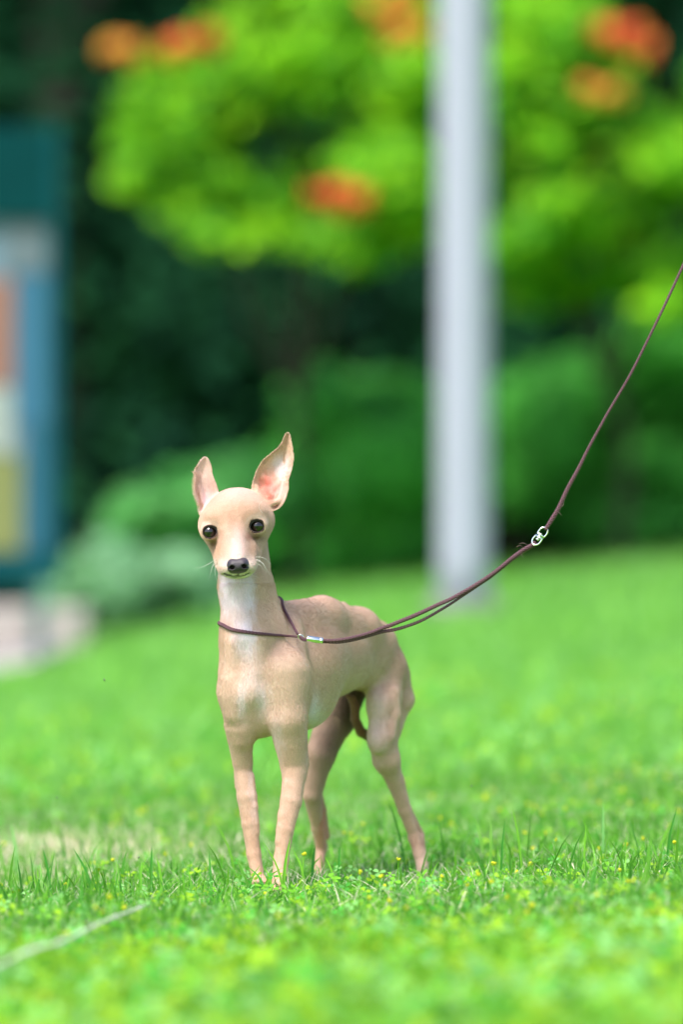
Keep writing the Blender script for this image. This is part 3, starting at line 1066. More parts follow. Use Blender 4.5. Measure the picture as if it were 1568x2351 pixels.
# image right hind leg
rc((885, 1540, 255), 47.2, (876, 1620, 225), 31.2, 12)
rc((876, 1615, 225), 30.2, (873, 1700, 214), 23.4, 8)
rc((902, 1560, 272), 39.2, (920, 1606, 272), 30.2, 10)
rc((916, 1606, 272), 30.2, (905, 1690, 258), 12.2, 6)
rc((888, 1600, 240), 33.2, (886, 1700, 230), 26.4, 10)
rc((873, 1695, 216), 24.4, (887, 1745, 226), 28.4, 11)
rc((887, 1742, 227), 28.4, (908, 1795, 240), 18.4, 7)
rc((908, 1792, 240), 19.4, (930, 1860, 252), 14.4, 3)
rc((930, 1860, 252), 14.4, (951, 1918, 262), 11.9, 3)
rc((938, 1850, 266), 3.4, (969, 1918, 282), 6.4, 5)             # achilles tendon and heel
rc((953, 1925, 262), 14.4, (963, 1960, 258), 12.4, 4)
rc((966, 1925, 276), 8.4, (970, 1975, 266), 8.4, 4)
rc((965, 1960, 260), 13.4, (973, 2012, 248), 12.4, 4)
el((866, 1708, 204), (13, 20, 6), 9)                        # kneecap
# image left hind leg
rc((812, 1550, 296), 43.2, (772, 1645, 285), 44.2, 10)
rc((772, 1645, 285), 43.2, (734, 1735, 264), 32.4, 8)
rc((734, 1735, 262), 31.4, (717, 1825, 264), 20.4, 7)
rc((717, 1825, 264), 20.4, (730, 1900, 286), 13.9, 3)
rc((730, 1900, 286), 13.9, (738, 1945, 300), 12.4, 3)
rc((724, 1800, 285), 10.4, (742, 1860, 298), 6.4, 5)
rc((742, 1860, 298), 6.4, (749, 1920, 312), 8.4, 3)
rc((738, 1940, 302), 11.4, (731, 2000, 292), 10.4, 3)
# tail, tucked forward between the hind legs
for (a, ra, b, rb) in (((888, 1548, 300), 18, (900, 1630, 320), 14), ((900, 1630, 320), 13, (880, 1695, 295), 11), ((880, 1695, 295), 11, (850, 1692, 268), 11),
                       ((850, 1692, 268), 11, (828, 1680, 250), 10.5), ((828, 1680, 250), 10.5, (815, 1650, 240), 10), ((815, 1650, 240), 10, (815, 1622, 238), 10), ((815, 1622, 238), 10, (809, 1606, 238), 8.5), ((809, 1606, 238), 8, (797, 1597, 238), 3.5)):
    rc(a, ra, b, rb, 1.2)
# spine knuckles
for i, (x, y) in enumerate(((700, 1378), (713, 1375), (727, 1373), (741, 1373), (756, 1375), (771, 1378), (787, 1383))):
    el((x, y + 5.5, 105 + i * 12), (7, 5, 6), 5)


def skin(x, y, ops=None):
    """depth in mm of the hide along the sight line through a photo point"""
    pts = np.array([P(x, y, d_) for d_ in np.arange(-120, 330, 1.0)])
    f = field(pts, ops or OPS)
    i = int(np.argmax(f < 0))
    return -120 + i if f[i] < 0 else None


def ridge(pts, r, h, k):
    """low muscle ridge: rides on the hide, standing h mm proud"""
    q = [(x, y, skin(x, y)) for (x, y) in pts]
    base_ops = list(OPS)
    for a, b in zip(q[:-1], q[1:]):
        if a[2] is None or b[2] is None: continue
        rm = r * 0.4495
        rc((a[0], a[1], a[2] + rm - h), r, (b[0], b[1], b[2] + rm - h), r, k)


ridge([(597, 1470), (590, 1540)], 12, 0.9, 11)
ridge([(534, 1480), (528, 1560), (534, 1640)], 11, 0.9, 11)
ridge([(658, 1800), (648, 1870), (640, 1930)], 6, 0.7, 5)
ridge([(577, 1780), (584, 1850), (590, 1910)], 5, 0.8, 4)
ridge([(905, 1590), (906, 1640), (896, 1690)], 9, 1.0, 7)
# paws: toes with claws hidden in the grass
def paw(x, y, d, s, yaw=0):
    el((x, y, d), (17 * s, 12 * s, 11 * s), 5)
    for i, o in enumerate((-11, -4, 4, 11)):
        rc((x + o * s + yaw * 4, y - 2, d - 6 * s), 6.0 * s, (x + o * 1.25 * s + yaw * 10, y + 6, d - (15 - abs(o) * 0.35) * s), 5.2 * s, 2.5)


paw(595, 2020, 12, 1.0, 0.2)
paw(640, 2037, -22, 1.05, -0.1)
paw(975, 2020, 240, 1.0, 0.2)
paw(729, 2003, 284, 0.9)
# ---- head
HR = 7   # head roll, degrees anticlockwise
el((544, 1190, 2), (77, 70, 42), 10, (HR, 0, 0))
el((542, 1203, 4), (84, 50, 36), 12, (HR, 0, 0))                       # skull
rc((503, 1206, -6), 39, (516, 1240, -10), 25, 8)
rc((507, 1234, 0), 31, (519, 1287, -26), 26, 8)                      # cheeks
rc((577, 1200, -6), 39, (572, 1234, -10), 25, 8)
rc((579, 1230, 0), 31, (569, 1285, -26), 26, 8)
rc((537, 1222, -16), 36, (544, 1292, -54), 32, 9)                     # muzzle
rc((520, 1262, -34), 20, (522, 1300, -52), 20, 8)
rc((566, 1260, -34), 20, (567, 1296, -52), 21, 8)
rc((533, 1204, -28), 28, (545, 1283, -67), 18, 10)                     # bridge of the nose
el((523, 1305, -60), (20, 15, 11), 6)                                  # lip pads
el((567, 1301, -60), (20, 15, 11), 6)
el((546, 1315, -54), (25, 11, 12), 5)                                  # chin
el((500, 1186, -24), (28, 20, 10), 12, (HR, 0, 0))                     # brows
el((573, 1177, -24), (28, 20, 10), 12, (HR, 0, 0))
EYES = ((481.5, 1221.5, -25.5, -20), (589.5, 1208.0, -26.0, 14))
for (x, y, d, yw) in EYES:
    el((x, y, d), (22.5, 20.5, 9.9), 6, (HR, yw, 0))                  # lids
EAR_R = ear([(661.5, 991.5), (655, 995), (648, 1008), (640, 1023), (624, 1038), (604, 1054), (592, 1072), (583, 1092), (578, 1112), (579, 1130), (590, 1142), (604, 1152), (618, 1168), (632, 1173), (644, 1165), (653, 1153), (660, 1136), (664, 1118), (663, 1104),
             (668, 1088), (673, 1070), (675, 1052), (673, 1028), (669, 1008), (666, 996)], 2, 0.10, 16, 7.0, 1.05, 3.0, turn=-0.15, x0=625, y0=1100)
EAR_L = ear([(469, 1048), (461, 1054), (452, 1067), (445, 1079), (446, 1095), (444, 1112), (445, 1130), (449, 1146), (455, 1160), (457, 1175), (463, 1182), (474, 1172), (486, 1154), (498, 1140), (502, 1130), (498, 1115), (493, 1102), (488, 1086), (486, 1070), (480, 1056), (474, 1048)],
            8, 0.10, 7, 6.0, 1.15, 3.0, turn=0.35, x0=475, y0=1110)
rc((600, 1150, 18), 20, (618, 1130, 22), 14, 8)                        # ear roots behind
rc((480, 1160, 22), 17, (470, 1130, 26), 10, 8)
# folds inside the right ear
rc((588, 1120, 8), 4, (612, 1158, 0), 6, 5)
rc((652, 1108, 6), 5, (646, 1140, 4), 7, 5)
rc((640, 1150, 2), 6, (620, 1156, 0), 6, 4)
rc((604, 1096, 15), 3, (622, 1112, 17), 3.5, 5)
rc((612, 1146, 8), 2.5, (622, 1136, 12), 2.5, 4)
rc((626, 1122, 14), 3, (644, 1106, 14), 4, 5)
rc((468, 1100, 14), 3, (484, 1150, 14), 4, 5)
rc((456, 1120, 10), 3, (464, 1150, 10), 3.5, 4)
# eye openings: cut through the lids
for (x, y, d, yw) in EYES:
    el((x + (1.0 if yw > 0 else -0.5), y, d - 9), (16.3, 14.0, 12), 0.8, (HR, yw, 0), sub=True)
    el((x, y, d + 0.3), (18.6, 18.2, 8.4), 0.5, (HR, yw, 0), sub=True)       # room for the eyeball
# eyelids: a heavier upper lid and a thin lower one round each opening
for (x, y, d, yw) in EYES:
    for (a0, a1, rx, ry, r_, dd) in ((5, 175, 17.4, 14.8, 2.6, -6.8), (190, 350, 17.6, 15.6, 1.8, -6.0)):
        pr = None
        for q in np.linspace(a0, a1, 9):
            a = math.radians(q); lx = rx * math.cos(a); ly = -ry * math.sin(a)
            cr, sr = math.cos(math.radians(-HR)), math.sin(math.radians(-HR))
            X_, Y_ = lx * cr - ly * sr, lx * sr + ly * cr
            pt = (x + X_, y + Y_, d + dd + 0.006 * (X_ * X_) + 0.04 * X_ * (-1 if yw < 0 else 1))
            if pr is not None:
                rc(pr, r_, pt, r_, 1.6)
            pr = pt
# mouth line
MOUTH = [(513, 1316.5, -60), (521, 1319.5, -64), (530, 1322, -66), (538, 1323.3, -68), (546, 1321.5, -69), (555, 1322.5, -68), (563, 1320.5, -66), (571, 1317, -62)]
for a, b in zip(MOUTH[:-1], MOUTH[1:]):
    rc(a, 1.5, b, 1.5, 2.5, sub=True)

lo = P(425, 2060, -115); hi = P(1000, 970, 350)
VOX = 0.0009
dogV, dogQ = surface(OPS, (P(425, 1500, 350)[0], D0 - 0.115, -0.035), (P(1000, 1500, 350)[0], D0 + 0.35, CAM_H + 0.10), VOX)


def grad_field(p, ops, eps=0.0006):
    g = np.zeros_like(p)
    for k in range(3):
        e = np.zeros(3); e[k] = eps
        g[:, k] = field(p + e, ops) - field(p - e, ops)
    return g / (np.linalg.norm(g, axis=1, keepdims=True) + 1e-12)


# smooth a touch along the surface (removes voxel ripple), then colour
def relax(V, Q, it=2, lam=0.5):
    E = np.concatenate([Q[:, [0, 1]], Q[:, [1, 2]], Q[:, [2, 3]], Q[:, [3, 0]]])
    E = np.concatenate([E, E[:, ::-1]])
    n = np.bincount(E[:, 0], minlength=len(V)).astype(float)
    for _ in range(it):
        for l in (lam, -lam * 1.04):
            s = np.stack([np.bincount(E[:, 0], V[E[:, 1], k], minlength=len(V)) for k in range(3)], -1) / n[:, None]
            V = V + l * (s - V)
    return V


dogV = relax(dogV, dogQ, 2)


def vnormals(V, Q):
    fn = np.cross(V[Q[:, 2]] - V[Q[:, 0]], V[Q[:, 3]] - V[Q[:, 1]])
    n = np.zeros_like(V)
    for k in range(4):
        for a in range(3):
            n[:, a] += np.bincount(Q[:, k], fn[:, a], minlength=len(V))
    return n / (np.linalg.norm(n, axis=1, keepdims=True) + 1e-12)


dogN = vnormals(dogV, dogQ)


def segd(x, y, pts):
    d = np.full(x.shape, 1e9)
    for a, b in zip(pts[:-1], pts[1:]):
        ex, ey = b[0] - a[0], b[1] - a[1]
        t = np.clip(((x - a[0]) * ex + (y - a[1]) * ey) / (ex * ex + ey * ey + 1e-9), 0, 1)
        d = np.minimum(d, np.hypot(x - a[0] - t * ex, y - a[1] - t * ey))
    return d


def vnoise(p, s):
    q = p / s
    i = np.floor(q).astype(np.int64); f = q - i
    f = f * f * (3 - 2 * f)
    out = 0
    for a in (0, 1):
        for b_ in (0, 1):
            for c_ in (0, 1):
                h = ((i[:, 0] + a) * 73856093) ^ ((i[:, 1] + b_) * 19349663) ^ ((i[:, 2] + c_) * 83492791)
                h = (h * 2654435761) & 0xFFFFFFFF
                h = ((h ^ (h >> 15)) * 2246822519) & 0xFFFFFFFF
                v = ((h >> 8) & 0xFFFF) / 65535.0
                out = out + v * np.where(a, f[:, 0], 1 - f[:, 0]) * np.where(b_, f[:, 1], 1 - f[:, 1]) * np.where(c_, f[:, 2], 1 - f[:, 2])
    return out


def coat(V, N):
    x, y, w = topx(V)
    wx = vnoise(V, np.array([0.0035, 0.0035, 0.009])) + 0.5 * vnoise(V + 1.7, np.array([0.0012, 0.0012, 0.004])) - 0.75
    wy = vnoise(V + 5.1, np.array([0.005, 0.005, 0.009])) - 0.5
    cheek_x = x.copy(); sm = np.where((y > 1340) | (y < 1180), 1.0, 0.35)
    x = x + wx * 14 * sm
    y = y + wy * 10 * sm
    n = len(V)
    ns = (np.sin(x * .11 + 2 * np.sin(y * .05)) * np.sin(y * .09 + w * .06) + 0.5 * np.sin(x * .31 + y * .17) * np.sin(w * .21 - y * .23))
    TAN = np.array([0.57, 0.375, 0.272]); CREAM = np.array([0.70, 0.52, 0.40]); WHITE = np.array([0.80, 0.69, 0.77]); FAWN = np.array([0.44, 0.27, 0.185])
    c = np.tile(TAN, (n, 1)) * (1 + 0.02 * ns)[:, None]

    def mix(m, col):
        nonlocal c
        m = np.clip(m, 0, 1)[:, None]
        c = c * (1 - m) + np.array(col) * m

    def g(cx, cy, rx, ry, p=1.0):
        return np.exp(-(((x - cx) / rx) ** 2 + ((y - cy) / ry) ** 2) ** p)
    head = (y < 1345) & (w < 60)
    body = w > 60
    # darker saddle on the back and flank, creamier shoulders
    mix(0.7 * g(790, 1460, 130, 70) * body, FAWN)
    mix(0.5 * g(905, 1520, 40, 60) * body, FAWN)
    mix(0.45 * g(560, 1560, 60, 120) * (w < 80), CREAM)
    mix(0.35 * g(660, 1560, 55, 110) * (w < 80), CREAM)
    # white throat, chest blaze
    front = ss(0.15, -0.35, N[:, 1])
    mix(0.85 * front * ss(590, 572, x) * ss(500, 512, x) * ss(1300, 1330, y) * ss(1450, 1380, y) * (w < 40), WHITE)
    mix(0.85 * front * np.exp(-((x - 556 - (y - 1420) * 0.12) / 27) ** 4) * ss(1400, 1440, y) * ss(1540, 1470, y) * (w < 40), WHITE)
    mix(0.40 * front * g(580, 1556, 20, 50, 1.0) * (w < 50), (0.68, 0.55, 0.56))
    mix(0.65 * front * g(554, 1612, 12, 36) * (w < 50), (0.74, 0.64, 0.67))
    mix(0.65 * front * g(603, 1606, 15, 38) * (w < 50), (0.74, 0.64, 0.67))
    mix(0.30 * front * g(545, 1480, 12, 50) * (w < 60), (0.46, 0.30, 0.20))
    mix(0.30 * front * g(615, 1530, 14, 44) * (w < 60), (0.46, 0.30, 0.20))
    mix(0.30 * front * g(552, 1365, 18, 50) * (w < 40), (0.75, 0.50, 0.50))
    mix(0.35 * front * g(634, 1700, 16, 50), WHITE)
    # belly / chest side patch
    mix(0.7 * g(720, 1635, 20, 38) * (w > 50) * (w < 190), WHITE)
    # hind leg
    mix(0.60 * g(864, 1650, 24, 84) * (w > 180) * (w < 245), (0.78, 0.62, 0.58))
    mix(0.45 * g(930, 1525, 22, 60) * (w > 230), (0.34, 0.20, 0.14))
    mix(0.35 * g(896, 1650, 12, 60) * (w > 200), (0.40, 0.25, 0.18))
    mix(0.30 * g(925, 1640, 26, 60) * (w > 200), CREAM)
    # inner leg stripe on the image left fore leg
    mix(0.35 * np.exp(-((x - (577 + (y - 1800) * .06)) / 6) ** 2) * ss(1730, 1790, y) * ss(1930, 1860, y) * (w < 80), (0.74, 0.62, 0.64))
    # legs, a warmer pink towards the feet
    mix(0.45 * ss(1800, 1950, y), (0.66, 0.40, 0.27))
    mix(0.55 * ss(1930, 1990, y) * (x > 900), (0.78, 0.55, 0.44))
    mix(0.6 * g(738 + (0), 1880, 9, 60) * (w > 275) * (x > 728), (0.62, 0.20, 0.10))
    mix(0.45 * g(972, 1935, 9, 14), (0.30, 0.13, 0.09))
    mix(0.45 * g(948, 1935, 6, 14), (0.30, 0.13, 0.09))
    # tail: brown, darkened further to carry the shade it hangs in
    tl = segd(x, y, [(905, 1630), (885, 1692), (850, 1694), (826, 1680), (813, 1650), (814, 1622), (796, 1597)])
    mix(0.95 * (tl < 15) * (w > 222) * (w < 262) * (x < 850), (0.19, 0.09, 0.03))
    # inner thigh, groin, far leg: thin haired brown skin with shade painted in
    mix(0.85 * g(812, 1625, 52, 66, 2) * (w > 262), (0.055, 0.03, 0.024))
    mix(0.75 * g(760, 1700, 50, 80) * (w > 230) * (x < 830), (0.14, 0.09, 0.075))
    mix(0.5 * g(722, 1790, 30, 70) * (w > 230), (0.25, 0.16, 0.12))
    # head
    H = head.astype(float)
    mix(0.60 * H * g(545, 1258, 20, 44), (0.70, 0.56, 0.54))
    mix(0.35 * H * g(548, 1272, 16, 10), (0.66, 0.42, 0.42))           # blaze down the muzzle
    mix(0.75 * H * g(545, 1294, 42, 20, 1.3), (0.72, 0.63, 0.57))        # pale muzzle end
    mix(0.45 * H * g(543, 1130, 50, 22), (0.66, 0.51, 0.47))
    mix(0.5 * H * g(548, 1180, 46, 34), (0.52, 0.30, 0.19))
    mix(0.90 * H * g(490, 1249, 12, 12), (0.22, 0.09, 0.05))
    mix(0.92 * H * g(584, 1236, 20, 8), (0.16, 0.065, 0.04))
    mix(0.55 * H * g(570, 1230, 9, 10), (0.40, 0.16, 0.10))
    mix(0.55 * H * g(580, 1262, 14, 16), (0.44, 0.24, 0.13))
    mix(0.55 * H * g(499, 1268, 11, 17), (0.44, 0.24, 0.13))
    mix(0.40 * H * g(531, 1204, 9, 30), (0.36, 0.19, 0.12))
    mix(0.40 * H * g(505, 1228, 9, 12), (0.45, 0.22, 0.15))
    for (ex, ey, ed, yw) in EYES:
        rr = np.hypot((x - ex) / 1.08, (y - ey))
        mix(0.55 * H * np.exp(-((rr - 23) / 4) ** 2) * (y < ey - 4), (0.68, 0.52, 0.43))
        mix(0.98 * H * ss(17.8, 16.2, rr) * (w < -12), (0.022, 0.013, 0.011))
        ox = ex + (12 if ex < 540 else -13)
        mix(0.85 * H * np.exp(-(((x - ox) / 6) ** 2 + ((y - ey - 8) / 4.5) ** 2)), (0.08, 0.035, 0.025))
    mo = segd(x, y, [(m[0], m[1]) for m in MOUTH])
    mix(0.95 * H * ss(3.8, 1.8, mo * (1 + np.abs(x - 544) / 60)) * (w < -30), (0.03, 0.018, 0.015))
    mix(0.5 * H * g(546, 1328, 30, 6) , (0.72, 0.62, 0.50))
    nm = segd(x, y, [(545, 1292), (546, 1318)])
    mix(0.7 * H * ss(3.2, 1.2, nm) * (w < -58), (0.05, 0.03, 0.03))
    # ears
    up = (y < 1180)
    for e, pk in ((EAR_R, 1.0), (EAR_L, 0.45)):
        xm = (x > 570) if e is EAR_R else (x < 505)
        d2 = np.full(n, 99.0)
        sel = up & xm
        d2[sel] = poly_sd(x[sel], y[sel], e['q']) * 0.4495
        base = e['w0'] + e['tilt'] * (e['y0'] - y) * 0.4495 + e['turn'] * (x - e['x0']) * 0.4495
        mid = base + e['cup'] * (1 - np.exp(np.minimum(d2, 0) / e['lam']))
        inner = sel & (d2 < 0) & (w < mid) & (w > -6)
        fr = inner * ss(0.3, -0.1, N[:, 1])
        ed = ss(-0.5, -3.5, d2)
        if e is EAR_R:
            mix(0.6 * fr, (0.68, 0.47, 0.32))
            mix(0.85 * fr * ed * g(644, 1072, 22, 32, 1.4), (0.70, 0.61, 0.62))
            mix(0.95 * fr * g(613, 1116, 20, 30, 1.6), (0.68, 0.20, 0.15))
            mix(0.75 * fr * g(642, 1130, 20, 24), (0.72, 0.48, 0.44))
            mix(0.8 * fr * g(618, 1140, 10, 10), (0.70, 0.16, 0.10))
        else:
            mix(0.75 * fr, (0.70, 0.49, 0.42))
            mix(0.6 * fr * g(466, 1072, 16, 22), (0.76, 0.54, 0.46))
            mix(0.6 * fr * g(470, 1150, 12, 22), (0.70, 0.52, 0.57))
    return np.clip(c, 0, 1)


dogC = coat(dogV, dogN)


def dog_material():
    m, nt, b = new_mat("short_fawn_coat")
    at = nt.nodes.new("ShaderNodeAttribute"); at.attribute_name = "col"
    tc = nt.nodes.new("ShaderNodeTexCoord")
    mp = nt.nodes.new("ShaderNodeMapping"); mp.inputs["Scale"].default_value = (1500, 1500, 330)
    nz = nt.nodes.new("ShaderNodeTexNoise"); nz.inputs["Scale"].default_value = 1.0; nz.inputs["Detail"].default_value = 3
    nt.links.new(tc.outputs["Object"], mp.inputs["Vector"]); nt.links.new(mp.outputs["Vector"], nz.inputs["Vector"])
    rp = nt.nodes.new("ShaderNodeMapRange"); rp.inputs["From Min"].default_value = 0.3; rp.inputs["From Max"].default_value = 0.7
    rp.inputs["To Min"].default_value = 0.86; rp.inputs["To Max"].default_value = 1.10
    nt.links.new(nz.outputs["Fac"], rp.inputs["Value"])
    mx = nt.nodes.new("ShaderNodeVectorMath"); mx.operation = 'SCALE'
    nt.links.new(at.outputs["Color"], mx.inputs[0]); nt.links.new(rp.outputs["Result"], mx.inputs["Scale"])
    nt.links.new(mx.outputs["Vector"], b.inputs["Base Color"])
    b.inputs["Roughness"].default_value = 0.75
    b.inputs["Specular IOR Level"].default_value = 0.2
    b.inputs["Sheen Weight"].default_value = 0.25
    b.inputs["Sheen Roughness"].default_value = 0.4
    b.inputs["Subsurface Weight"].default_value = 0.10
    b.inputs["Subsurface Radius"].default_value = (1.0, 0.35, 0.25)
    b.inputs["Subsurface Scale"].default_value = 0.004
    bp = nt.nodes.new("ShaderNodeBump"); bp.inputs["Strength"].default_value = 0.25; bp.inputs["Distance"].default_value = 0.0004
    nt.links.new(nz.outputs["Fac"], bp.inputs["Height"]); nt.links.new(bp.outputs["Normal"], b.inputs["Normal"])
    return m


base = np.array([P(640, 1500, 60)[0], D0 + 0.06, 0.0])
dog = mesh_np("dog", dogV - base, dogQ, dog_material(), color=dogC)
dog.location = base
tag(dog, "slender fawn greyhound puppy with white throat standing in the grass", "dog")
bpy.context.view_layer.update()


def child(name, V, fl, mat, color=None, smooth=True):
    return mesh_np(name, np.asarray(V) - base, fl, mat, dog, color=color, smooth=smooth)


# eyes
def eye_mat():
    m, nt, b = new_mat("dark_eye")
    b.inputs["Roughness"].default_value = 0.03
    b.inputs["Specular IOR Level"].default_value = 0.25
    b.inputs["Coat Weight"].default_value = 1.0
    b.inputs["Coat Roughness"].default_value = 0.01
    at = nt.nodes.new("ShaderNodeAttribute"); at.attribute_name = "col"
    nt.links.new(at.outputs["Color"], b.inputs["Base Color"])
    return m


em = eye_mat()
for (x, y, d, yw) in EYES:
    c = P(x, y, d + 0.5)
    r = rpx(19.6, d)
    nu, nv = 32, 48
    th = np.linspace(0, np.pi, nu); ph = np.linspace(0, 2 * np.pi, nv, endpoint=False)
    T_, P_ = np.meshgrid(th, ph, indexing='ij')
    # pole along the gaze (-Y)
    gaze = np.array([-0.10 if yw < 0 else 0.02, -1, 0.02]); gaze /= np.linalg.norm(gaze)
    a = np.cross(gaze, [0, 0, 1]); a /= np.linalg.norm(a); bb = np.cross(a, gaze)
    bul = 1 + 0.05 * np.exp(-(T_ / 0.5) ** 2)
    V = c + (r * bul * np.cos(T_))[..., None] * gaze + (r * np.sin(T_))[..., None] * (np.cos(P_)[..., None] * a + np.sin(P_)[..., None] * bb)
    ang = T_.ravel()
    col = np.where((ang < 0.30)[:, None], [0.002, 0.002, 0.003], np.where((ang < 0.80)[:, None], [0.012, 0.007, 0.005], [0.012, 0.008, 0.006]))
    col = np.where(((ang > 0.74) & (ang < 0.86))[:, None], [0.008, 0.006, 0.006], col)
    V = V.reshape(-1, 3)
    i, j = np.meshgrid(np.arange(nu - 1), np.arange(nv), indexing='ij')
    q = np.stack([i * nv + j, (i + 1) * nv + j, (i + 1) * nv + (j + 1) % nv, i * nv + (j + 1) % nv], -1).reshape(-1, 4)
    child("eye", V, q, em, col)

# nose leather
BODY_OPS = OPS
OPS = []
el((545.5, 1292, -68), (20, 11, 10), 3, (HR, 0, 0))
el((534.0, 1300, -69), (14.0, 16.5, 10.5), 4)
el((558.0, 1298, -69), (14.0, 16.5, 10.5), 4)
el((546, 1303, -70), (11, 13, 9), 4)
el((545.5, 1283.5, -64), (18, 6.5, 8), 4, (HR, 0, 0))
el((532.5, 1303, -80), (6.2, 5.4, 7), 1.0, sub=True)
el((560.0, 1300.5, -80), (6.2, 5.4, 7), 1.0, sub=True)
rc((527, 1305, -76), 1.8, (521, 1302, -70), 1.6, 1.2, sub=True)
rc((565.5, 1302, -76), 1.8, (572, 1298, -70), 1.6, 1.2, sub=True)
rc((546, 1300, -83), 1.3, (546.5, 1318, -78), 1.6, 1.6, sub=True)
c0 = P(546, 1298, -68)
nV, nQ = surface(OPS, c0 - 0.016, c0 + 0.016, 0.0004, B=8)
nV = relax(nV, nQ, 2)
nx_, ny_, nw_ = topx(nV)
hole = np.minimum(np.hypot((nx_ - 532.5) / 5.4, (ny_ - 1303) / 5.0), np.hypot((nx_ - 560) / 5.4, (ny_ - 1300.5) / 5.0))
nc = np.tile([0.030, 0.022, 0.028], (len(nV), 1)) * (1 + 0.9 * ss(1296, 1284, ny_))[:, None]
nc = np.where((hole < 1)[:, None], [0.010, 0.004, 0.005], nc)
nm_, nt, b = new_mat("nose_leather")
at = nt.nodes.new("ShaderNodeAttribute"); at.attribute_name = "col"
nt.links.new(at.outputs["Color"], b.inputs["Base Color"])
b.inputs["Roughness"].default_value = 0.5
b.inputs["Specular IOR Level"].default_value = 0.55
tc = nt.nodes.new("ShaderNodeTexCoord")
vo = nt.nodes.new("ShaderNodeTexVoronoi"); vo.inputs["Scale"].default_value = 1600
bp = nt.nodes.new("ShaderNodeBump"); bp.inputs["Strength"].default_value = 0.5; bp.inputs["Distance"].default_value = 0.0002
nt.links.new(tc.outputs["Object"], vo.inputs["Vector"]); nt.links.new(vo.outputs["Distance"], bp.inputs["Height"]); nt.links.new(bp.outputs["Normal"], b.inputs["Normal"])
child("nose", nV, nQ, nm_, nc)
OPS = BODY_OPS

# ---- fur: short hair strands rooted in the skin
def hair_mat(name, rough=0.5):
    m, nt, b = new_mat(name)
    at = nt.nodes.new("ShaderNodeAttribute"); at.attribute_name = "col"
    nt.links.new(at.outputs["Color"], b.inputs["Base Color"])
    b.inputs["Roughness"].default_value = rough
    b.inputs["Specular IOR Level"].default_value = 0.4
    b.inputs["Sheen Weight"].default_value = 0.15
    return m


def make_curves(name, pts, rad, col, mat):
    """pts (n,k,3), rad (n,k), col (n,3)"""
    n, k = pts.shape[:2]
    hc = bpy.data.hair_curves.new(name)
    hc.add_curves([k] * n)
    hc.attributes["position"].data.foreach_set("vector", (pts - base).astype(np.float32).ravel())
    ra = hc.attributes.get("radius") or hc.attributes.new("radius", 'FLOAT', 'POINT')
    ra.data.foreach_set("value", rad.astype(np.float32).ravel())
    ca = hc.attributes.new("col", 'FLOAT_COLOR', 'CURVE')
    c4 = np.ones((n, 4), np.float32); c4[:, :3] = col
    ca.data.foreach_set("color", c4.ravel())
    hc.materials.append(mat)
    o = bpy.data.objects.new(name, hc)
    return link(o, dog)


